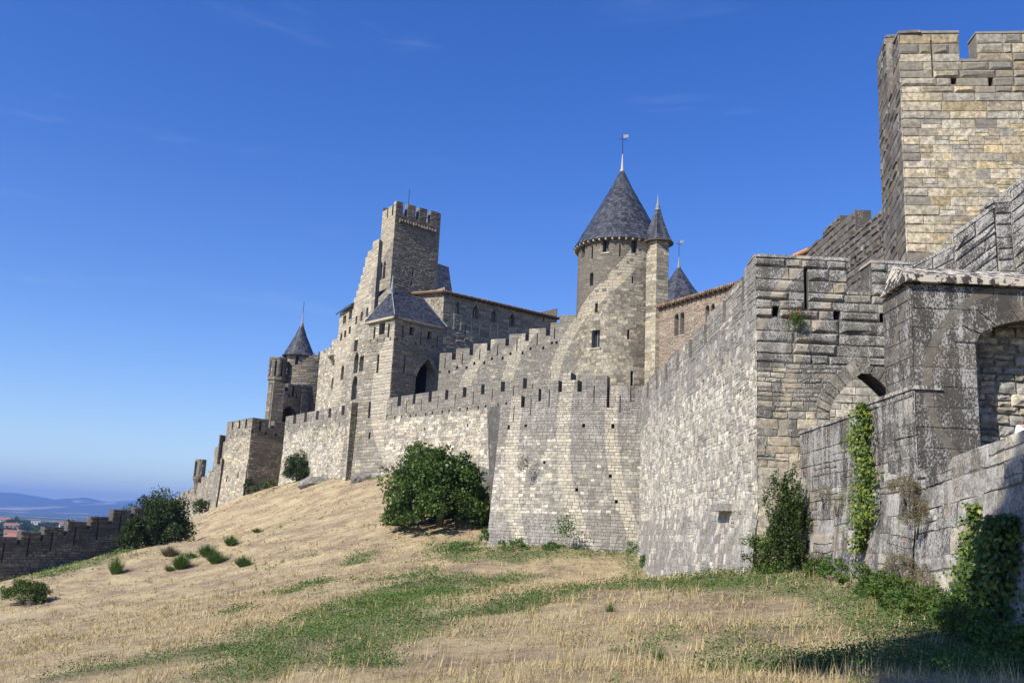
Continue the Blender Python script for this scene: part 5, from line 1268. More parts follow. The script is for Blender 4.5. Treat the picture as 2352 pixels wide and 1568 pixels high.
MB().lathe((bz.x, bz.y), [(.1, zb0 + .02), (rb_ * 1.05, zb0), (rb_ * 1.05, zb0 - .35), (rb_ * .92, zb0 - .4), (rb_ * .92, zb0 - .75), (rb_ * .78, zb0 - .8), (rb_ * .78, zb0 - 1.15), (rb_ * .62, zb0 - 1.2), (rb_ * .6, zq - 3.5), (.1, zq - 3.6)], 8).build('corbelled_base', M['barb'], t_bz, tone=(.4, .5, .3, 1))
# buttress and gallery below
t_gal = thing('crenellated_gallery', W(*ZL(1000, 840), 107), 'shaded crenellated gallery with a pointed arch below the left conical tower', 'gallery')
A = W(*ZL(885, 640), 107.0); B = W(*ZL(1258, 700), 112.0)
f = plane_map((A.x, A.y), (B.x, B.y), 0.0); U = f.U
q = lambda X, Y: on_plane(f, *ZL(X, Y))
top = []
for a, b, y in ((885, 925, 625), (925, 1035, 575), (1035, 1100, 582), (1100, 1142, 625), (1142, 1215, 600), (1215, 1260, 662)): top.append((max(0, q(a, y)[0]), min(U, q(b, y)[0]), q((a + b) / 2, y)[1]))
top[-1] = (top[-1][0], U, top[-1][2])
ua, va, _ = q(935, 738); u0 = q(868, 830)[0]; u1 = q(990, 820)[0]; vs_ = q(985, 815)[1]
ops = arch_open((ua - (u1 - ua)), u1, 6, vs_, va, 2.0, 8) + [opx(f, ZL(x - 3, a), ZL(x + 3, b), None) for x, a, b in ((962, 585, 670), (1176, 612, 680))]
ops += [slot(f, ZL(x, y), .2, .25, .5) for x, y in ((930, 662), (987, 668), (1140, 690), (1195, 697))]
face(t_gal, f, U, top, 5, ops, T=2.2, mat='barb', core='core_dark', weather=lambda u, v: .5, zcull=False, vmin=8, nmax=200, hr=(.25, .34), wr=(.4, .9), p=(.01, .04), kind='rough')
for X0, X1, Yt, yb in ((818, 893, 558, 106.4), (1030, 1072, 645, 108.2)):
    a, b = W(*ZL(X0, Yt), yb), W(*ZL(X1, Yt), yb); g_ = plane_map((a.x, a.y), (b.x, b.y + .7), 0.0)
    face(t_gal, g_, g_.U, a.z, 5, [], T=1.2, mat='barb', core='core_dark', weather=lambda u, v: .5, zcull=False, vmin=8, nmax=40, hr=(.28, .36), wr=(.5, .9), p=(.01, .04))
a = W(*ZL(762, 700), 108.5); b = W(*ZL(830, 700), 106.6)
g_ = plane_map((a.x, a.y), (b.x, b.y), 0.0, batter=.04, vb=14); face(t_gal, g_, g_.U, W(*ZL(795, 565), 107.5).z, 4, [], T=1.0, mat='barb', weather=lambda u, v: .15, zcull=False, vmin=6, nmax=60, hr=(.28, .36), wr=(.5, .9), p=(.01, .03))

# ------------------------------------------------------------------ left angular bastion of the outer wall
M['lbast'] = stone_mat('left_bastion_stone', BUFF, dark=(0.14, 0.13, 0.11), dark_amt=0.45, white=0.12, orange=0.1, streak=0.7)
M['lbast_shade'] = stone_mat('left_bastion_shade_stone', [(0.34, 0.28, 0.185), (0.28, 0.235, 0.165), (0.37, 0.32, 0.23)], dark=(0.11, 0.10, 0.085), dark_amt=0.4, white=0.05, orange=0.1)  # shaded copy of the bastion stone, darkened for the right face
A = W(*ZL(655, 825), 102.5); zA = A.z; B = W(*ZL(918, 860), 105.5); Cc = W(*ZL(462, 895), 106.5)
t_lb = thing('corner_bastion', (A.x, A.y, 4), 'angular outer bastion at the hill crest, lit left face and shade-tinted right face', 'bastion')
f = plane_map((A.x, A.y), (B.x, B.y), 0.0, batter=.05, vb=9); U = f.U; q = lambda X, Y: on_plane(f, *ZL(X, Y))
top = [(0, q(780, 850)[0], zA), (q(780, 850)[0], q(816, 880)[0], q(800, 905)[1]), (q(816, 880)[0], U, q(860, 856)[1])]
face(t_lb, f, U, top, 1, [opx(f, ZL(709, 850), ZL(717, 925), None), slot(f, ZL(645 + 8, 930), .2, .3, .4), slot(f, ZL(755, 945), .25, .3, .4), slot(f, ZL(830, 955), .25, .3, .4)], T=.7, mat='lbast_shade', core='core', weather=std_weather(zA, 2.2, .75, .1), nmax=150, hr=(.2, .34), wr=(.3, .7), p=(.02, .08), kind='rough', gap=.014, jit=.02)
f = plane_map((A.x, A.y), (Cc.x, Cc.y), 0.0, batter=.05, vb=9); U = f.U; q = lambda X, Y: on_plane(f, *ZL(X, Y))
us = [0] + [q(x, 880)[0] for x in (612, 600, 562, 550, 510, 500)] + [U]
top = [(us[i], us[i + 1], zA - .25 * (us[i] / U) if i % 2 == 0 else zA - 1.1) for i in range(7)]
ops = [slot(f, ZL(x, y), .15, .25, .4) for x, y in ((630, 925), (580, 945), (535, 960), (490, 975))] + [opx(f, ZL(550, 1240), ZL(554, 1285), .4), opx(f, ZL(467, 1265), ZL(471, 1310), .4)]
wl, part = face(t_lb, f, U, top, 0, ops, T=.7, mat='lbast', weather=std_weather(zA, 2.3, .7, .12), nmax=150, **CAST)
D_ = Vector((Cc.x, Cc.y, 0)) + (Vector((B.x, B.y, 0)) - Vector((A.x, A.y, 0)))
# ------------------------------------------------------------------ wall stepping down the hill to the left
A = W(*ZL(452, 1010), 107); B = W(*ZL(372, 1050), 113)
t_ = thing('curtain_wall', (A.x, A.y, 3), 'short taller stretch of outer wall left of the angular bastion', 'wall')
f = plane_map((A.x, A.y), (B.x, B.y), 0.0); q = lambda X, Y: on_plane(f, *ZL(X, Y))
top = [(0, q(418, 1000)[0], q(435, 1010)[1]), (q(418, 1000)[0], f.U, q(400, 1040)[1])]
face(t_, f, f.U, top, 0, [], T=.7, mat='lbast', weather=lambda u, v: .6, nmax=100, **CAST)
g0, g1 = W(*ZL(412, 955), 108), W(*ZL(455, 955), 109); g_ = plane_map((g0.x, g0.y), (g1.x, g1.y), 0.0)
face(t_, g_, g_.U, g0.z, 4, [(g_.U * .55, g_.U * .8, g0.z - 2.2, g0.z - .4, None)], T=.4, mat='keep', core='core_dark', weather=lambda u, v: .8, nmax=20, zcull=False, **CAST)
A = W(*ZL(425, 1125), 106); B = W(*ZL(45, 1440), 134)
f = plane_map((A.x, A.y), (B.x, B.y), 0.0, batter=.05, vb=6); U = f.U; q = lambda X, Y: on_plane(f, *ZL(X, Y))
xs = [(425, 408, 1135), (408, 398, 1185), (398, 362, 1180), (362, 352, 1235), (352, 312, 1228), (312, 302, 1275), (302, 265, 1272), (265, 255, 1322), (255, 215, 1318), (215, 207, 1362), (207, 180, 1358), (180, 172, 1398), (172, 145, 1376), (145, 137, 1415), (137, 112, 1392), (112, 104, 1440), (104, 80, 1422), (80, 72, 1455), (72, 45, 1440)]
top = []
for a, b, y in xs: top.append((max(0, q(a, y)[0]), min(U, q(b, y)[0]), q((a + b) / 2, y)[1]))
top[-1] = (top[-1][0], U, top[-1][2])
t_ = thing('curtain_wall', ((A.x + B.x) / 2, (A.y + B.y) / 2, 1), 'outer wall with merlons stepping down the hill behind the dark trees', 'wall')
face(t_, f, U, top, -6, [], T=.7, mat='lbast', weather=std_weather(top[0][2] - 2, 3.0, .55, .2), nmax=250, **CAST)
# bartizan turret on that wall
bp_ = W(*ZL(258, 1200), 118); r_ = (W(*ZL(300, 1200), 118).x - W(*ZL(215, 1200), 118).x) / 2
t_ = thing('bartizan', bp_, 'small round bartizan on the descending outer wall', 'turret')
f = cyl_map((bp_.x, bp_.y), r_, math.radians(150), 0.0); U = r_ * 2 * math.pi; zt_ = W(*ZL(250, 1138), 117).z; zb_ = W(*ZL(250, 1270), 117).z
a = on_cyl(*ZL(232, 1190), (bp_.x, bp_.y), r_, math.radians(150))
face(t_, f, U, zt_, zb_, [(a[0] - .35, a[0] + .05, zt_ - 2.6, zt_ - .3, .5)], T=.6, mat='lbast', core='core', weather=lambda u, v: .5, du=.4, zcull=False, nmax=60, urange=(0, r_ * 3.6), hr=(.25, .35), wr=(.4, .7), p=(.01, .03))
MB().lathe((bp_.x, bp_.y), [(r_ * 1.05, zb_ + .02), (r_ * 1.05, zb_ - .3), (r_ * .7, zb_ - .9), (r_ * .65, zb_ - 1.8), (.05, zb_ - 2.6)], 14).build('corbelled_base', M['keep'], t_, tone=(.4, .4, .5, 1))

# ------------------------------------------------------------------ dark wall at the lower left, turned from the sun
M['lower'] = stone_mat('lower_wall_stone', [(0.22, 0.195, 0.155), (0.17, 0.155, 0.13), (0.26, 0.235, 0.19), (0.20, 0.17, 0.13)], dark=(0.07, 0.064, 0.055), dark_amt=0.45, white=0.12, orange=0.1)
A = W(*ZM(-60, 720), 61.0); B = W(*ZM(1640, 380), 69.8)
f = plane_map((A.x, A.y), (B.x, B.y), 0.0, batter=.06, vb=-1.5); U = f.U; q = lambda X, Y: on_plane(f, *ZM(X, Y))
t_ = thing('crenellated_wall', ((A.x + B.x) / 2, (A.y + B.y) / 2, -3), 'dark rubble wall with tall slit merlons at the lower left', 'wall')
top = []; ops = []
for a, b, y in ((-60, 190, 708), (190, 242, 795), (242, 455, 650), (455, 508, 752), (508, 715, 597), (715, 775, 690), (775, 975, 535), (975, 1033, 622), (1033, 1226, 478), (1226, 1288, 560), (1288, 1480, 400), (1480, 1528, 490), (1528, 1640, 372)):
    tp = q((a + b) / 2, y)[1]; ua_, ub_ = max(0, q(a, y)[0]), min(U, q(b, y)[0]); top.append((ua_, ub_, tp))
    if b - a > 100: m_ = ua_ * .52 + ub_ * .48; ops.append((m_ - .05, m_ + .05, tp - 1.6, tp - .35, None))
top[-1] = (top[-1][0], U, top[-1][2])
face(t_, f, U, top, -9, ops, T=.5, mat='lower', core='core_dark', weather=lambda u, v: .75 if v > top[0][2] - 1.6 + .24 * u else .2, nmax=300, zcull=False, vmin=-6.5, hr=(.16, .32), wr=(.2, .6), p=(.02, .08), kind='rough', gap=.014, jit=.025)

# ------------------------------------------------------------------ rock ledges at the foot of the curtain
def boulder(name, label, px, py, Y, sx, sy, sz, seed, sink=0.3):
    p = W(px, py, Y); bm = bmesh.new(); bmesh.ops.create_icosphere(bm, subdivisions=4, radius=1.0)
    rs = np.random.default_rng(seed); dirs = rs.normal(size=(14, 3)); dirs /= np.linalg.norm(dirs, axis=1)[:, None]; off = rs.uniform(.62, .95, 14)
    for v in bm.verts:
        d = np.array(v.co); k = 1.0
        for a, o in zip(dirs, off):
            t = float(d @ a)
            if t > 1e-3: k = min(k, o / t)
        k *= 1 + .035 * math.sin(9 * d[0] + seed) * math.sin(8 * d[2] + 2 * seed) + .05 * math.sin(17 * d[0] + 13 * d[2]) * math.sin(11 * d[0]) + rs.uniform(-.03, .03)
        lay_ = math.floor(d[2] * 5) / 5; k *= 1 + .04 * math.sin(lay_ * 31 + seed)
        v.co = Vector((d[0] * k * sx, d[1] * k * sy, d[2] * k * sz))
    me = bpy.data.meshes.new(name); bm.to_mesh(me); bm.free(); me.materials.append(M['rock'])
    a = me.attributes.new('tone', 'FLOAT_COLOR', 'POINT'); a.data.foreach_set('color', np.tile([.4, .5, .4, 1], len(me.vertices)).astype(np.float32))
    o = bpy.data.objects.new(name, me); COL.objects.link(o); o.location = p; o.rotation_euler = (0, 0, math.radians(52 if px < 1100 else -20))
    return tag(o, label, 'rock', 'rock outcrops under the wall')
boulder('rock_outcrop', 'flat grey rock ledge under the left curtain wall beside the small bush', 758, 1124, 90.6, 4.6, 1.1, 1.75, 3)
boulder('rock_outcrop', 'broad grey rock ledge below the gate tower foot', 852, 1119, 84.8, 3.2, 1.1, 1.7, 4)
boulder('rock_outcrop', 'dark cleft rock between the fig tree and the round bastion', 1103, 1112, 66, 2.0, 1.2, 1.2, 5)
boulder('rock_outcrop', 'rock shelf under the curtain right of the fig tree top', 1050, 1100, 71.5, 3.0, 0.9, 1.1, 6)
# ------------------------------------------------------------------ plants
LEAF = {
 'fig': leaf_mat('fig_leaf', [(0.022, 0.05, 0.012), (0.055, 0.10, 0.02), (0.10, 0.155, 0.032), (0.16, 0.21, 0.06)], 0.38),
 'dark': leaf_mat('dark_leaf', [(0.02, 0.036, 0.01), (0.04, 0.068, 0.018), (0.065, 0.095, 0.025)]),
 'light': leaf_mat('light_leaf', [(0.05, 0.09, 0.015), (0.09, 0.14, 0.025), (0.15, 0.19, 0.04)]),
 'ivy': leaf_mat('ivy_leaf', [(0.03, 0.065, 0.012), (0.085, 0.135, 0.025), (0.17, 0.21, 0.035), (0.26, 0.27, 0.05)], 0.4),
 'dry': leaf_mat('dry_twig', [(0.10, 0.075, 0.05), (0.16, 0.12, 0.075), (0.12, 0.115, 0.05), (0.22, 0.17, 0.10)], 0.8, 0.1),
 'straw': leaf_mat('straw', [(0.26, 0.19, 0.085), (0.38, 0.285, 0.13), (0.49, 0.39, 0.20), (0.60, 0.50, 0.29)], 0.7, 0.15),
 'weed': leaf_mat('weed_leaf', [(0.035, 0.075, 0.016), (0.065, 0.13, 0.026), (0.105, 0.185, 0.036), (0.17, 0.25, 0.055)], 0.6),
 'red': leaf_mat('red_flower', [(0.45, 0.03, 0.05), (0.5, 0.08, 0.09)], 0.6),
}
M['bark'] = plain_mat('bark', (0.11, 0.095, 0.075), var=0.35, bump=0.4)
def leaf_soup(C, size, up=0.3, flat=None, ratio=0.55, rs=rng, droop=0.0):
    """rhombic leaves at points C"""
    n = len(C); a = rs.normal(size=(n, 3)); a[:, 2] -= droop
    nrm = rs.normal(size=(n, 3)); nrm[:, 2] += up
    if flat is not None: nrm = nrm * 0.45 + np.asarray(flat)
    nrm /= np.linalg.norm(nrm, axis=1)[:, None]
    a -= (a * nrm).sum(1)[:, None] * nrm; a /= np.linalg.norm(a, axis=1)[:, None] + 1e-9
    b = np.cross(nrm, a); s = (size * rs.uniform(0.6, 1.25, n))[:, None]
    fold = nrm * s * 0.12
    return np.stack([C - a * s * .5, C + b * s * ratio * .5 + fold, C + a * s * .5, C - b * s * ratio * .5 + fold], axis=1).reshape(-1, 3)
def clumps(n, k, rx, ry, rz, rs, shell=0.75, spread=0.22, dome=True):
    """points gathered in k clumps inside an ellipsoid"""
    d = rs.normal(size=(k, 3)); d /= np.linalg.norm(d, axis=1)[:, None]
    if dome: d[:, 2] = np.abs(d[:, 2]) * 1.0 - 0.25 * rs.random(k)
    r = rs.uniform(shell, 1.0, k) ** 0.8 * (1 + .09 * rs.normal(size=k)); ctr = d * r[:, None]
    w_ = rs.integers(0, k, n); q = rs.normal(size=(n, 3)); q /= np.linalg.norm(q, axis=1)[:, None]; q *= (rs.random(n) ** 0.45)[:, None]
    sp_ = rs.uniform(0.7, 1.3, k)[w_][:, None] * spread
    P = ctr[w_] + q * sp_ * np.array([1, 1, 0.8]); tone = rs.uniform(-.18, .18, k)[w_]
    return P * np.array([rx, ry, rz]), tone
def tones(base, n, rs): return np.stack([np.clip(base, 0, 1), rs.random(n), np.zeros(n), np.ones(n)], axis=1)
def plant(name, label, cat, pos, rx, ry, rz, n, size, mat='dark', k=26, trunk=None, group=None, seed=1, base=0.45, lift=0.35, spread=0.24, up=0.3, ratio=.55, shell=.55, droop=0., zc=None):
    rs = np.random.default_rng(seed); th = thing(name, pos, label, cat, group); pos = Vector(pos)
    P, tn = clumps(n, k, rx, ry, rz, rs, shell, spread)
    P[:, 2] += rz * lift; P[:, 2] = np.maximum(P[:, 2], 0.02)
    z01 = P[:, 2] / (rz * (1 + lift))
    T = base + tn + rs.uniform(-.25, .25, n)
    mesh_np('foliage' if not trunk else 'crown', leaf_soup(P + np.array(pos), size, up, ratio=ratio, rs=rs, droop=droop), 4, LEAF[mat], th, tone=tones(T, n, rs), origin=tuple(pos))
    mb = MB(); nb = 5 if trunk else 4
    r0 = trunk or max(.01, rx * .02)
    for i in range(nb):
        t = rs.uniform(0, 2 * math.pi); q_ = Vector((math.cos(t) * rx * .6, math.sin(t) * ry * .6, rz * rs.uniform(.7, 1.1)))
        mid = q_ * .45 + Vector((rs.uniform(-.1, .1) * rx, rs.uniform(-.1, .1) * rx, rz * .12))
        mb.tube([pos + Vector((rs.uniform(-.08, .08) * rx, rs.uniform(-.08, .08) * rx, -.15)), pos + mid, pos + q_], [r0, r0 * .65, r0 * .25], 6)
    mb.build('trunk' if trunk else 'stems', M['bark'], th, smooth=True)
    return th
def spiky(name, label, pos, r, h, n, mat='weed', seed=1, group=None, width=.03, cat='shrub', base=.5):
    """upright tuft of thin twigs"""
    rs = np.random.default_rng(seed); th = thing(name, pos, label, cat, group); t = rs.uniform(0, 2 * np.pi, n); q = rs.random(n) ** .6
    b0 = np.stack([np.cos(t) * q * r * .35, np.sin(t) * q * r * .35, np.full(n, -.03)], 1) + np.array(pos)
    tip = np.stack([np.cos(t) * q * r, np.sin(t) * q * r, h * rs.uniform(.5, 1.05, n) * (1 - .35 * q)], 1) + np.array(pos)
    s_ = np.stack([-np.sin(t), np.cos(t), 0 * t], 1) * width
    mesh_np('stalks', np.stack([b0 - s_, b0 + s_, tip], 1).reshape(-1, 3), 3, LEAF[mat], th, tone=tones(base + rs.uniform(-.3, .3, n), n, rs), origin=tuple(pos))
    m2 = n; f_ = rs.integers(0, n, m2); u = rs.uniform(.35, 1, m2)[:, None]; C = b0[f_] * (1 - u) + tip[f_] * u
    mesh_np('leaves', leaf_soup(C, width * 3.2, .2, ratio=.4, rs=rs), 4, LEAF[mat], th, tone=tones(base + rs.uniform(-.3, .3, m2), m2, rs), origin=tuple(pos))
    return th
def gpos(px, py, Y=None):
    if Y is None: return ground_hit(px, py)
    p = W(px, py, Y); return Vector((p.x, p.y, tz(p.x, p.y) - .05))
# fig tree against the bastion
p = gpos(1008, 1215, 55.5)
plant('fig_tree', 'large round fig tree on the slope beside the round bastion', 'tree', p, 2.95, 2.5, 3.5, 26000, .21, 'fig', k=260, trunk=.16, seed=3, base=.42, lift=.26, spread=.19, shell=.74, ratio=.7, droop=.5)
p = gpos(958, 1100, 63)
plant('young_tree', 'light green feathery young tree behind the fig tree', 'tree', p, 1.9, 1.4, 3.0, 6000, .2, 'light', k=90, trunk=.08, seed=4, base=.35, lift=.5, spread=.2, droop=.6, ratio=.35)
p = gpos(682, 1112, 94)
plant('bush', 'rounded dark bush alone under the left curtain wall', 'shrub', p, 1.5, 1.4, 2.2, 6000, .19, 'dark', k=90, seed=5, base=.5, trunk=.09)
p = gpos(352, 1235, 72.5)
plant('dark_tree', 'dense dark tree in front of the descending outer wall', 'tree', p, 2.7, 2.2, 3.5, 18000, .2, 'dark', k=75, trunk=.2, seed=6, base=.42, lift=.3, spread=.3, shell=.6)
p = gpos(398, 1225, 80)
plant('dark_tree', 'smaller tree with a ragged lighter top rising behind the dense dark tree', 'tree', p, 1.4, 1.2, 3.6, 5000, .2, 'dark', k=40, trunk=.13, seed=7, base=.75, lift=.3)
p = gpos(312, 1250, 66.6)
plant('hedge_bush', 'dark shrub at the left foot of the dense dark tree', 'shrub', p, 1.25, .9, 1.9, 6000, .17, 'dark', k=70, seed=8, base=.35, trunk=.06)
p = gpos(462, 1192, 109)
plant('bush', 'low green bush at the foot of the descending outer wall', 'shrub', p, 1.4, .9, 1.8, 1400, .22, 'dark', k=22, seed=9, base=.7)
p = gpos(575, 1133, 101)
plant('bush', 'small bush at the foot of the angular bastion corner', 'shrub', p, 1.0, .6, 1.4, 700, .2, 'dark', k=14, seed=10, base=.5)
for i, (px, py) in enumerate(((600, 1122), (622, 1114), (640, 1108))):
    plant('bush', ('leafy scrub strip under the shade-tinted bastion face, ' + ('left', 'middle', 'right')[i] + ' clump'), 'shrub', gpos(px, py, 101), .9, .6, .75, 420, .2, 'light', k=10, seed=11 + i, base=.2)
p = ground_hit(55, 1388)
plant('bush', 'low spreading bush at the left edge of the dry slope', 'shrub', p, 1.2, .9, 1.1, 5200, .11, 'light', k=80, seed=15, base=.25)
p = ground_hit(895, 1090)
plant('bush', 'brownish scrub beside the rock ledge left of the fig tree', 'shrub', gpos(895, 1090, 79), 1.0, .7, 1.2, 500, .16, 'dry', k=14, seed=16)
g_ = 'shrubs dotted on the dry slope'
for i, (px, py, r, h, n, m_, lab) in enumerate(((265, 1318, .42, 1.0, 160, 'weed', 'thin upright olive shrub on the left of the dry slope'), (415, 1305, .5, .85, 240, 'weed', 'spiky green shrub below the cluster on the dry slope'), (475, 1277, .5, .7, 240, 'weed', 'dense dark green shrub, roundest of the slope cluster'),
      (497, 1292, .6, .65, 240, 'weed', 'wide grey-green shrub right of the slope cluster'), (530, 1252, .45, .6, 180, 'weed', 'highest green shrub of the slope cluster'), (558, 1300, .42, .6, 180, 'weed', 'rightmost small shrub of the slope cluster'),
      (388, 1277, .5, .6, 180, 'dry', 'dry brown shrub left of the slope cluster'), (438, 1281, .35, .35, 110, 'weed', 'flat green tuft between the slope shrubs'), (390, 1310, .3, .3, 90, 'weed', 'small tuft left of the spiky green shrub'), (590, 1222, .35, .3, 80, 'weed', 'lone tiny tuft high on the dry slope'),
      (1402, 1405, .16, .22, 70, 'weed', 'lone leafy weed on the straw below the round bastion'), (1515, 1518, .12, .2, 60, 'weed', 'lone dark weed near the bottom of the straw'), (512, 1492, .22, .25, 80, 'weed', 'leafy clump on the green strip at lower left'))):
    if py < 1350: r *= 1.6; h *= 1.35; n = int(n * 2.2)
    spiky('slope_shrub', lab, ground_hit(px, py), r, h, n, m_, 40 + i, g_, width=.022 if py < 1350 else .009, base=.35 if i != 0 else .6)
# brambles in the corner of the gate wall
p = Vector((6.95, 23.2, tz(6.95, 23.2)))
plant('bramble', 'tall bramble thicket in the corner between gate wall and ramp wall', 'shrub', p, .62, .55, 2.05, 9000, .075, 'dark', k=130, seed=20, base=.62, lift=.3, spread=.17, shell=.5)
p = Vector((6.6, 23.4, tz(6.6, 23.4)))
plant('bramble', 'low bramble mound at the foot of the tall bramble thicket', 'shrub', p, .75, .5, .75, 2000, .08, 'light', k=26, seed=21, base=.3)
for i, (px, py, r, h, m_) in enumerate(((1760, 1318, .35, .22, 'light'), (1885, 1318, .4, .35, 'light'), (1925, 1330, .45, .4, 'weed'), (1975, 1348, .45, .42, 'light'), (2015, 1372, .45, .4, 'weed'), (2055, 1392, .4, .45, 'light'), (2095, 1408, .45, .4, 'weed'), (2140, 1428, .45, .5, 'light'), (2185, 1448, .4, .45, 'weed'), (2235, 1475, .45, .4, 'light'), (2290, 1505, .4, .35, 'weed'), (2335, 1530, .4, .35, 'light'))):
    plant('weed_clump', 'leafy weed clump at the ramp wall foot, %s counted from the bramble' % 'first second third fourth fifth sixth seventh eighth ninth tenth eleventh twelfth'.split()[i], 'weeds', ground_hit(px, py), r, r, h, 1300, .06, m_, k=30, seed=140 + i, base=.35, lift=.2, group='weed clumps along the ramp wall foot')
for i, (px, py, r, h) in enumerate(((1180, 1262, .8, .5), (1270, 1262, .5, .3), (1440, 1252, .7, .75), (1470, 1272, .8, .7), (1488, 1305, .5, .5), (1060, 1268, .8, .5), (1120, 1252, .5, .8))):
    plant('weed_clump', 'green weed clump at the bastion foot, %s from the left' % 'third fourth fifth sixth seventh first second'.split()[i], 'weeds', ground_hit(px, py), r, r, h, 900, .1, 'weed', k=24, seed=160 + i, base=.4, lift=.2, group='weed clumps along the bastion foot')
# climbers on the ramp wall
def on_ramp(px, py):
    f_ = fr if px < 2128 else frn
    u, v, P = on_plane(f_, px, py); w_ = 0.10 * max(0, (3.2 if px < 2128 else 2.6) - v) + .06
    P = P - Vector((w_, 0, 0)); return P
frn = plane_map((XR, YP), (XR, 7.5), 0.0)
def climber(name, label, outline, n, size, mat, seed, cat='ivy', thick=.12, stems=6, base=.5, k=40):
    rs = np.random.default_rng(seed); pts = []; T = []
    ctr = [on_ramp(*o[:2]) for o in outline]
    th = thing(name, ctr[-1], label, cat)
    for _ in range(n):
        i = rs.integers(0, len(outline) - 1); t = rs.random(); a, b = outline[i], outline[i + 1]
        px = a[0] + (b[0] - a[0]) * t; py = a[1] + (b[1] - a[1]) * t; hw = a[2] + (b[2] - a[2]) * t
        x = px + hw * rs.normal() * .5
        P = on_ramp(min(x, 2700), py + rs.normal() * hw * .25); pts.append((P.x - abs(rs.normal()) * thick, P.y, P.z)); T.append(base + .25 * math.sin(px * .31 + py * .17) + rs.uniform(-.3, .3))
    mesh_np('leaves', leaf_soup(np.array(pts), size, 0, flat=(-1, -.35, .35), rs=rs, ratio=.85), 4, LEAF[mat], th, tone=tones(np.array(T), n, rs), origin=tuple(ctr[-1]))
    mb = MB()
    for s_ in range(stems):
        pl = []
        for o in outline[::-1]: P = on_ramp(o[0] + rs.uniform(-.4, .4) * o[2], o[1]); pl.append(P)
        mb.tube(pl, .012, 5)
    mb.build('stems', M['bark'], th)
climber('ivy', 'yellow-green ivy column hanging down the middle of the ramp wall', [(1996, 928, 7), (1998, 975, 17), (1982, 1012, 27), (1998, 1050, 13), (2006, 1095, 24), (2000, 1140, 21), (2010, 1180, 27), (2004, 1215, 13), (2004, 1270, 8)], 2700, .08, 'ivy', 31, base=.42)
climber('ivy', 'dark ivy curtain covering the ramp wall at the lower right edge', [(2340, 1190, 16), (2320, 1250, 42), (2310, 1320, 58), (2300, 1390, 62), (2300, 1450, 55)], 5200, .085, 'ivy', 32, base=.2, thick=.16)
climber('ivy', 'thin strand of ivy left of the dark ivy curtain', [(2262, 1160, 6), (2258, 1200, 10), (2250, 1260, 12), (2248, 1330, 14), (2248, 1400, 16)], 600, .07, 'ivy', 33, base=.4)
def dry_on_wall(label, px, py, rx, rz, n, seed, mat='dry'):
    P = on_ramp(px, py); P = P + Vector((-.12, 0, 0)); P.z -= rz * .6
    plant('wall_shrub', label, 'shrub', P, .28, rx, rz, n, .07, mat, k=22, seed=seed, lift=.4, ratio=.16, base=.5, spread=.3, group='dry shrubs rooted in the ramp wall')
dry_on_wall('large grey-brown dry shrub rooted in the ramp wall right of the ivy', 2105, 1120, .42, .42, 1500, 61)
dry_on_wall('dry brown shrub hanging below the large grey-brown one', 2128, 1185, .42, .45, 1500, 62)
dry_on_wall('small rusty shrub on the ramp wall left of the ivy column', 1912, 1135, .26, .3, 500, 63)
dry_on_wall('thin dry twig clump beside the small rusty shrub', 1945, 1155, .16, .25, 250, 64)
dry_on_wall('grass tuft low on the ramp wall beside the bramble', 1915, 1280, .3, .2, 400, 65)
dry_on_wall('brown dry scrub at the foot of the ramp wall', 2110, 1300, .6, .4, 1400, 66)
dry_on_wall('brown dry scrub climbing right at the ramp wall foot', 2150, 1340, .5, .4, 1200, 67)
ORD = 'first second third fourth fifth sixth seventh eighth ninth tenth eleventh twelfth thirteenth fourteenth'.split()
# little plants in the masonry
def wall_tuft(label, px, py, Y, r, n, mat='weed', seed=1, flowers=0):
    P = W(px, py, Y); rs = np.random.default_rng(seed); th = thing('wall_plant', P, label, 'plant', 'plants growing out of the masonry')
    C = rs.normal(size=(n, 3)) * np.array([.45, .25, .5]) * r + np.array(P) + np.array([0, -r * .3, r * .2])
    mesh_np('foliage', leaf_soup(C, r * .28, .2, rs=rs, ratio=.4), 4, LEAF[mat], th, tone=tones(.5 + rs.uniform(-.3, .3, n), n, rs), origin=tuple(P))
    if flowers:
        C = rs.normal(size=(flowers, 3)) * np.array([.5, .25, .35]) * r + np.array(P) + np.array([0, -r * .3, r * .85])
        mesh_np('flowers', leaf_soup(C, r * .14, .2, rs=rs, ratio=.8), 4, LEAF['red'], th, tone=tones(rs.random(flowers), flowers, rs), origin=tuple(P))
wall_tuft('red-flowering plant growing from the top of the gate wall', 1830, 740, 23.85, .26, 420, 'light', 71, 60)
wall_tuft('grey tuft growing on the sunlit face of the round bastion', 1205, 1068, 46.2, .4, 160, 'dry', 72)
wall_tuft('green tuft high in the rubble under the low arch', 2285, 920, 18.45, .17, 200, 'weed', 73)
wall_tuft('second green tuft in the rubble nearest the right edge', 2332, 935, 18.35, .15, 160, 'weed', 74)
wall_tuft('green vine climbing the dark foot course of the round bastion', 1297, 1215, 44.6, .55, 260, 'weed', 75)
wall_tuft('tiny green tuft on the long pale wall', 1515, 948, 40.2, .25, 60, 'ivy', 76)
for i, (X, Y_) in enumerate(sorted(((1175, 895), (1120, 945), (1235, 960), (1180, 1010), (1305, 935), (1265, 920), (1090, 990), (1415, 900), (1405, 985), (1585, 1045), (1650, 1025), (1245, 1140)))):
    px, py = ZL(X, Y_); wall_tuft('small weed tuft in the left curtain wall, %s counted from the angular bastion' % ORD[i], px, py, 99.0 - (px - 655) / 165 * 14.0 - .9 if px < 818 else 85.6, .42, 60, 'weed', 80 + i)

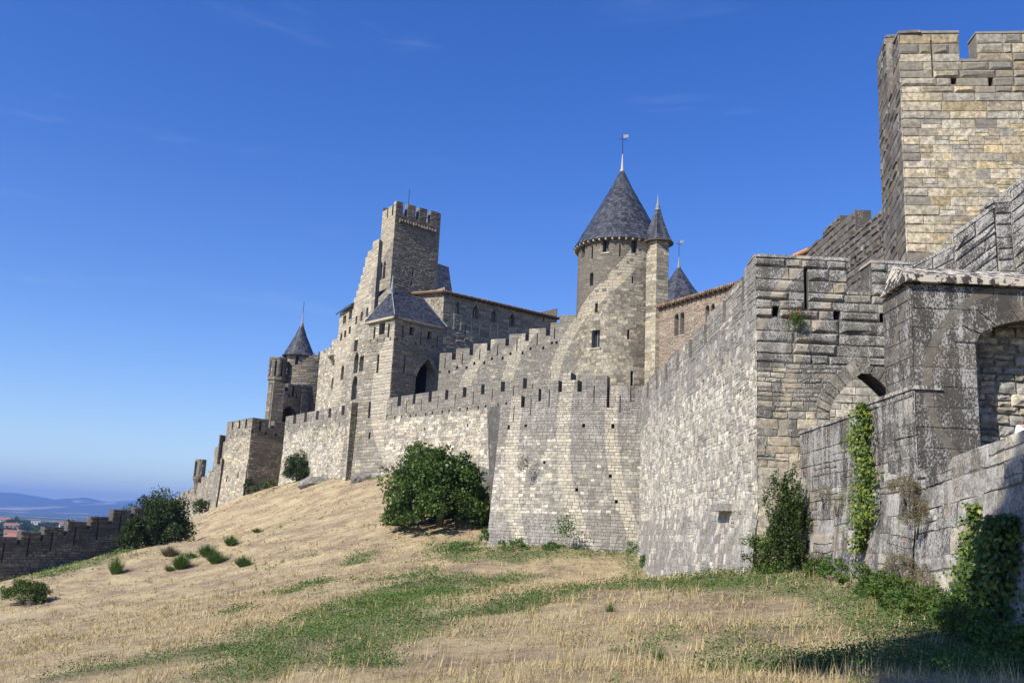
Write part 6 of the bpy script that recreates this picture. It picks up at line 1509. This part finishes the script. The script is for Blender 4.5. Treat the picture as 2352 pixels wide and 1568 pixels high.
# ------------------------------------------------------------------ grass
def ground_cloud(n, y0, y1, rs, pw=1.0):
    """points over the visible ground, thinning out with distance"""
    t = rs.random(n); Y = y0 * (y1 / y0) ** (t ** pw); X = rs.uniform(-.60, .60, n) * Y * 1.02
    ok = (X < 7.3 - .11 * np.clip(Y - 24, -10, 0)) & ~((Y > 24) & (X > 5.9)) & ~((((X - bc[0]) ** 2 + (Y - bc[1]) ** 2) < (RB + .6) ** 2) & (X > -1.0))
    return X[ok], Y[ok]
rs = np.random.default_rng(5)
X, Y = ground_cloud(330000, 6.2, 95, rs, .92); Z = terrain(X, Y); n = len(X); g = green_mask(X, Y)
keep = (rs.random(n) > g * .75) & (rs.random(n) < np.clip(vnoise(X, Y, 1.9, 31) * 1.1 + vnoise(X, Y, .5, 33) * .6 - .2, .2, 1)); X, Y, Z = X[keep], Y[keep], Z[keep]; n = len(X)
patch = vnoise(X, Y, 1.3, 7) * .6 + vnoise(X, Y, .4, 9) * .4
L = rs.uniform(.06, .22, n) * (.35 + patch) * np.clip(1.15 - Y * .006, .75, 1.2); t = rs.uniform(0, 2 * np.pi, n); lean = rs.uniform(.35, 1.0, n)
up_ = np.where(rs.random(n) < .15, rs.uniform(.6, 1.0, n), rs.uniform(.05, .35, n)) * L
wd = np.maximum(.0035, Y * .00042) * rs.uniform(.6, 1.3, n)
d = np.stack([np.cos(t), np.sin(t), 0 * t], 1); s_ = np.stack([-np.sin(t), np.cos(t), 0 * t], 1)
B0 = np.stack([X, Y, Z - .01], 1); tip = B0 + d * (L * lean)[:, None]; tip[:, 2] += up_ + .015
V = np.stack([B0 - s_ * wd[:, None], B0 + s_ * wd[:, None], tip], 1).reshape(-1, 3)
o = mesh_np('dry_grass', V, 3, LEAF['straw'], tone=tones(.25 + .5 * patch + rs.uniform(-.3, .3, n), n, rs))
tag(o, 'short dry straw grass covering the slope', 'grass', kind='stuff')
X, Y = ground_cloud(900, 7.0, 60, rs, .9); kx = rs.integers(6, 18, len(X)); X = np.repeat(X, kx) + rs.normal(size=kx.sum()) * .05; Y = np.repeat(Y, kx) + rs.normal(size=kx.sum()) * .05; n = len(X); Z = terrain(X, Y)
t = rs.uniform(0, 2 * np.pi, n); hgt = rs.uniform(.10, .34, n); wd = np.maximum(.003, Y * .0004); d = np.stack([np.cos(t), np.sin(t), 0 * t], 1); s_ = np.stack([-np.sin(t), np.cos(t), 0 * t], 1); B0 = np.stack([X, Y, Z - .02], 1); tip = B0 + d * (hgt * rs.uniform(.1, .6, n))[:, None]; tip[:, 2] += hgt
o = mesh_np('tall_dry_grass', np.stack([B0 - s_ * wd[:, None], B0 + s_ * wd[:, None], tip], 1).reshape(-1, 3), 3, LEAF['straw'], tone=tones(rs.uniform(.2, 1, n), n, rs)); tag(o, 'taller dry grass stalks standing over the straw', 'grass', kind='stuff')
X, Y = ground_cloud(150000, 20, 100, rs, .8); Z = terrain(X, Y); n = len(X); g = green_mask(X, Y); k = (rs.random(n) > g * .6) & (rs.random(n) < np.clip(vnoise(X, Y, 2.3, 41) + vnoise(X, Y, .7, 43) - .55, .05, 1)); X, Y, Z = X[k], Y[k], Z[k]; n = len(X)
t = rs.uniform(0, 2 * np.pi, n); L = rs.uniform(.08, .3, n); wd = Y * .0006 * rs.uniform(.5, 1.3, n); up_ = rs.uniform(.1, .7, n) * L
d = np.stack([np.cos(t), np.sin(t), 0 * t], 1); s_ = np.stack([-np.sin(t), np.cos(t), 0 * t], 1); B0 = np.stack([X, Y, Z - .02], 1); tip = B0 + d * (L * .7)[:, None]; tip[:, 2] += up_
o = mesh_np('straw_tufts', np.stack([B0 - s_ * wd[:, None], B0 + s_ * wd[:, None], tip], 1).reshape(-1, 3), 3, LEAF['straw'], tone=tones(rs.uniform(.0, .62, n), n, rs)); tag(o, 'scattered straw tufts over the far slope', 'grass', kind='stuff')
X, Y = ground_cloud(900000, 6.0, 95, rs, .95); g = green_mask(X, Y); k = rs.random(len(X)) < np.clip(g - .1, 0, 1) * .9; X, Y = X[k], Y[k]; n = len(X); Z = terrain(X, Y)
hh = rs.random(n) ** 1.6 * (.10 + .16 * vnoise(X, Y, .8, 11)) * np.clip(1.2 - Y * .004, .5, 2)
C = np.stack([X, Y, Z + hh], 1); sz = np.maximum(.035, Y * .0021) * (.8 + .5 * rs.random(n))
fr_ = (vnoise(X, Y, 1.7, 13) - .5) * .5
V = leaf_soup(C, sz, .8, rs=rs, ratio=.5)
o = mesh_np('green_weeds', V, 4, LEAF['weed'], tone=tones(.45 + fr_ + rs.uniform(-.25, .25, n), n, rs))
tag(o, 'low green weeds in strips across the slope and along the wall feet', 'weeds', kind='stuff')
# ------------------------------------------------------------------ far town, hills
M['white_wall'] = plain_mat('white_render', (0.62, 0.58, 0.52), var=.1); M['red_roof'] = plain_mat('red_roof', (0.26, 0.12, 0.08), var=.3, scale=1.5)
M['dark_glass'] = plain_mat('dark_glass', (0.04, 0.045, 0.055), rough=.2, var=.1)
def house(label, px, py_eave, Y, wd, dp, h, rz=0.2, flat=False):
    Y *= 1.0; e = W(px, py_eave, Y); th = thing('house', (e.x, e.y, e.z - h), label, 'house', 'houses of the far town'); z0 = e.z - h; c, s_ = math.cos(rz), math.sin(rz)
    R = lambda x, y, z: Vector((e.x + x * c - y * s_, e.y + x * s_ + y * c, z))
    q = [(-wd / 2, -dp / 2), (wd / 2, -dp / 2), (wd / 2, dp / 2), (-wd / 2, dp / 2)]
    g0 = min(z0, tz(e.x, e.y)) - 1
    wal = MB().hexa([R(x, y, g0) for x, y in q] + [R(x, y, e.z) for x, y in q]).build('wall', M['white_wall'], th)
    k = .5
    q2 = [(x * (1 + k / wd * 2), y * (1 + k / dp * 2)) for x, y in q]
    if flat: MB().hexa([R(x, y, e.z + .01) for x, y in q2] + [R(x, y, e.z + .4) for x, y in q2]).build('roof', M['white_wall'], th)
    else:
        P = [R(x, y, e.z + .02) for x, y in q2] + [R(-wd / 2 - k, 0, e.z + dp * .28), R(wd / 2 + k, 0, e.z + dp * .28)]
        rf = mesh_obj('roof', P, [(0, 1, 5, 4), (2, 3, 4, 5), (1, 2, 5), (3, 0, 4), (0, 3, 2, 1)], M['red_roof'], th)
        MB().box(R(wd * .25, dp * .15, e.z + dp * .25), .7, .7, 1.6, rz).build('chimney', M['white_wall'], rf)
    for fl in range(max(1, int(h // 3))):
        for i in range(3):
            x = (i - 1) * wd * .3; z = e.z - 1.7 - fl * 3
            MB().hexa([R(x - .6, -dp / 2 - .03, z - .7), R(x + .6, -dp / 2 - .03, z - .7), R(x + .6, -dp / 2 + .02, z - .7), R(x - .6, -dp / 2 + .02, z - .7), R(x - .6, -dp / 2 - .03, z + .7), R(x + .6, -dp / 2 - .03, z + .7), R(x + .6, -dp / 2 + .02, z + .7), R(x - .6, -dp / 2 + .02, z + .7)]).build('window', M['dark_glass'], th)
for a in (('red-roofed house at the far left edge of the town', 8, 1194, 1000, 14, 10, 6), ('white house below the leftmost red roof', 28, 1207, 850, 12, 9, 5, .3), ('pale flat-roofed modern house on the wooded knoll', 86, 1197, 950, 9, 8, 6, .1, True),
          ('pale house half hidden right of the white house', 47, 1206, 900, 9, 8, 5, -.2), ('big red roof just over the dark wall at left', 30, 1225, 560, 9, 8, 5, .5), ('red roof seen through the first gap of the dark wall', 42, 1240, 330, 8, 8, 5, -.3), ('white gabled house seen through the second gap of the dark wall', 98, 1232, 430, 6, 6, 6, .2), ('tan house at the right end of the town', 152, 1203, 800, 9, 7, 5, .1)): house(*a)
def far_tree(label, px, pytop, Y, r, seed, mat='dark', sh=1.0, base=.4, n=1600):
    if Y > 200: Y *= 1.9; r *= 1.75
    t = W(px, pytop, Y); g0 = min(tz(t.x, t.y), t.z - 2 * r * sh); rz = r * sh
    rs = np.random.default_rng(seed); th = thing('far_tree', (t.x, t.y, g0), label, 'tree', 'trees of the far town')
    P, tn = clumps(n, 44, r, r, rz * .7, rs, .3, .3); P = P + np.array([t.x, t.y, t.z - rz * .8])
    mesh_np('crown', leaf_soup(P, r * .17, .3, rs=rs, ratio=.8), 4, LEAF[mat], th, tone=tones(base + tn + rs.uniform(-.25, .25, n), n, rs), origin=(t.x, t.y, g0))
    MB().tube([(t.x, t.y, g0 - .5), (t.x + .2, t.y, t.z - rz * 1.1), (t.x, t.y, t.z - rz * .5)], [r * .07, r * .05, r * .03], 6).build('trunk', M['bark'], th)
i = 0; _cnt = [0, 0]
for px, py, Y, r in sorted(((38, 1185, 500, 6), (60, 1187, 500, 6.5), (28, 1195, 470, 7), (48, 1194, 460, 6), (72, 1198, 470, 7), (98, 1197, 450, 6.5), (115, 1195, 460, 6), (132, 1196, 440, 6.5), (142, 1204, 400, 6), (70, 1205, 380, 7), (88, 1208, 330, 6), (112, 1206, 360, 7), (128, 1208, 330, 6), (35, 1212, 300, 5), (55, 1212, 310, 5.5), (72, 1213, 280, 4.5), (8, 1198, 330, 7), (2, 1206, 300, 6), (100, 1213, 260, 3.5), (120, 1214, 260, 4), (16, 1192, 520, 6), (110, 1202, 420, 6.5), (60, 1200, 430, 6))):
    _k = 0 if py < 1200 else 1; where = ('round-crowned dark tree on the wooded far knoll, %s from the left' if _k == 0 else 'dark tree low in the far town below the knoll, %s from the left') % ORD[_cnt[_k]]; _cnt[_k] += 1; far_tree(where, px, py, Y, r, 200 + i); i += 1
far_tree('yellow-green tree behind the dark wall, between its third and fourth merlons', 193, 1183, 105, 2.6, 240, 'light', 1.2, .75, 1500)
far_tree('small yellow-green tree behind the dark wall, left of the other one', 152, 1203, 100, 1.9, 241, 'light', 1.3, .7, 900)
far_tree('green sapling rising between the last merlons of the dark wall', 302, 1160, 90, 1.1, 242, 'light', 1.3, .2, 700)
# hills on the horizon
prof = [(-900, 1100), (-400, 1112), (-120, 1122), (0, 1130), (50, 1133), (100, 1142), (130, 1149), (152, 1152), (175, 1145), (200, 1142), (212, 1145), (228, 1151), (270, 1152), (330, 1149), (430, 1151), (560, 1160), (800, 1172), (1200, 1190), (2600, 1210)]
YR = 9000.0
pxs = np.array([a for a, _ in prof], float); hz = np.array([W(a, b, YR).z for a, b in prof]); xs_ = np.array([W(a, b, YR).x for a, b in prof])
hx = np.linspace(xs_[0], xs_[-1], 300); ht = np.linspace(0, 1.35, 34); HX, HT = np.meshgrid(hx, ht)
ridge = np.interp(hx, xs_, hz)[None, :]
kk = np.clip(HT, 0, 1); kk = np.where(HT > 1, 1 - (HT - 1) * 1.5, .35 * kk + .65 * kk ** 2.2)
HZ = VALLEY + 2 + (ridge - VALLEY) * kk + (vnoise(HX, HT * 5000, 700, 21) - .5) * 50 * np.clip(kk, 0, 1) * (HT < .93) * 1.0
HZ = np.where(np.abs(HT - 1) < .02, ridge, HZ)
HY = 5200 + (YR - 5200) * HT
mh, nt, b = new_mat('far_hills'); n1 = pos_noise(nt, .0012, 5, .6, stretch=(1, .45, 1)); n2 = pos_noise(nt, .006, 4, .6, stretch=(.5, .5, 1))
c = mix_c(nt, smooth(nt, math_n(nt, 'ADD', math_n(nt, 'MULTIPLY', n1, .8), math_n(nt, 'MULTIPLY', n2, .3)), 0.585, .63), mix_c(nt, n2, rgb((.03, .05, .02)), rgb((.07, .08, .035))), rgb((.42, .33, .2))); nt.links.new(c, b.inputs['Base Color'])
ny, nx = HX.shape; fi = (np.arange(ny - 1)[:, None] * nx + np.arange(nx - 1)[None]).ravel()
hl = mesh_obj('hills', np.stack([HX.ravel(), HY.ravel(), HZ.ravel()], 1), np.stack([fi, fi + 1, fi + nx + 1, fi + nx], 1).tolist(), mh, smooth=True); tag(hl, kind='structure')

# ------------------------------------------------------------------ unseen tree added over the viewpoint so its crown shades the lower right
rs = np.random.default_rng(91); cc_ = np.array([-2.0, 1.9, 12.8]); tb_ = Vector((-3.2, -2.2, tz(-3.2, -2.2)))
t_ = thing('shade_tree', tb_, 'unseen leafy tree added beside the viewpoint to shade the lower right', 'tree')
P, tn = clumps(20000, 170, 3.3, 3.3, 4.8, rs, .3, .24, dome=False)
mesh_np('crown', leaf_soup(P + cc_, .34, .3, rs=rs, ratio=.8), 4, LEAF['fig'], t_, tone=tones(.4 + tn, len(P), rs), origin=tuple(tb_))
mb = MB().tube([tb_ - Vector((0, 0, .3)), tb_ + Vector((.1, .5, 4)), Vector((-2.9, -.6, 9)), Vector((-2.6, .8, 13))], [.32, .26, .2, .08], 9)
for k in range(6):
    t = k * 1.05; mb.tube([Vector((-2.85, -.3, 9 + k * .4)), Vector(cc_) + Vector((2.3 * math.cos(t), 2.3 * math.sin(t), -1 + k * .5))], [.11, .03], 6)
mb.build('trunk', M['bark'], t_, smooth=True)

# ------------------------------------------------------------------ person on the ramp, half out of the picture
M['skin'] = plain_mat('skin', (0.45, 0.24, 0.16), rough=.6, var=.08); M['shirt'] = plain_mat('white_cotton', (0.8, 0.8, 0.8), var=.05); M['shorts'] = plain_mat('dark_red_cotton', (0.12, 0.03, 0.035), var=.1); M['hair'] = plain_mat('grey_hair', (0.16, 0.15, 0.15), var=.2, scale=60)
pp_ = W(2368, 1000, 16.3); fz = zramp - .78
t_ = thing('person', (pp_.x, pp_.y, fz), 'person in a white t-shirt leaning on the ramp edge at the right border', 'person')
def skin_mesh(name, V, E, R, mat, parent, root=0):
    me = bpy.data.meshes.new(name); me.from_pydata([tuple(Vector(v) + Vector((pp_.x, pp_.y, fz))) for v in V], E, []); me.materials.append(mat)
    o = bpy.data.objects.new(name, me); COL.objects.link(o); adopt(o, parent)
    o.modifiers.new('skin', 'SKIN'); sv = me.skin_vertices[0].data
    for i, r in enumerate(R): sv[i].radius = (r if not isinstance(r, tuple) else r[0], r if not isinstance(r, tuple) else r[1]); sv[i].use_root = (i == root)
    sd = o.modifiers.new('sub', 'SUBSURF'); sd.levels = sd.render_levels = 2
    return o
body = [(0, 0, .95), (0, 0, 1.15), (0, -.02, 1.38), (0, -.02, 1.5), (0, -.04, 1.6), (0, -.05, 1.70), (-.1, 0, .9), (-.11, -.02, .5), (-.11, .03, .09), (-.11, -.12, .05), (.1, 0, .9), (.11, -.02, .5), (.11, .03, .09), (.11, -.12, .05),
        (-.2, -.01, 1.42), (-.26, -.02, 1.14), (-.27, -.14, .91), (-.27, -.2, .84), (.2, -.01, 1.42), (.26, 0, 1.14), (.27, -.1, .9), (.27, -.14, .83)]
be = [(0, 1), (1, 2), (2, 3), (3, 4), (4, 5), (0, 6), (6, 7), (7, 8), (8, 9), (0, 10), (10, 11), (11, 12), (12, 13), (2, 14), (14, 15), (15, 16), (16, 17), (2, 18), (18, 19), (19, 20), (20, 21)]
br_ = [(.16, .11), (.15, .1), (.16, .11), .055, .085, .07, .09, .06, .045, .035, .09, .06, .045, .035, .055, .042, .032, .035, .055, .042, .032, .035]
bo = skin_mesh('body', body, be, br_, M['skin'], t_)
skin_mesh('shirt', [(0, 0, .93), (0, 0, 1.15), (0, -.02, 1.40), (-.2, -.01, 1.41), (-.25, -.02, 1.2), (.2, -.01, 1.41), (.25, 0, 1.2)], [(0, 1), (1, 2), (2, 3), (3, 4), (2, 5), (5, 6)], [(.19, .14), (.18, .13), (.17, .13), .075, .065, .075, .065], M['shirt'], bo)
skin_mesh('shorts', [(0, 0, .95), (-.1, 0, .85), (-.11, -.02, .55), (.1, 0, .85), (.11, -.02, .55)], [(0, 1), (1, 2), (0, 3), (3, 4)], [(.17, .125), .11, .1, .11, .1], M['shorts'], bo)
MB().lathe((pp_.x, pp_.y - .04), [(.02, fz + 1.79), (.07, fz + 1.77), (.095, fz + 1.71), (.09, fz + 1.64)], 12).build('hair', M['hair'], bo, smooth=True)

# ------------------------------------------------------------------ air
mv = bpy.data.materials.new('haze'); mv.use_nodes = True; nt = mv.node_tree; nt.nodes.clear()
o_ = nt.nodes.new('ShaderNodeOutputMaterial'); v_ = nt.nodes.new('ShaderNodeVolumePrincipled'); v_.inputs['Color'].default_value = (0.24, 0.45, 1.0, 1); v_.inputs['Density'].default_value = 0.00016; v_.inputs['Anisotropy'].default_value = 0.2
nt.links.new(v_.outputs[0], o_.inputs['Volume'])
hb = MB().box((0, 6200, 130), 21000, 15000, 2 * (130 + 45)).build('haze', mv); tag(hb, kind='stuff')
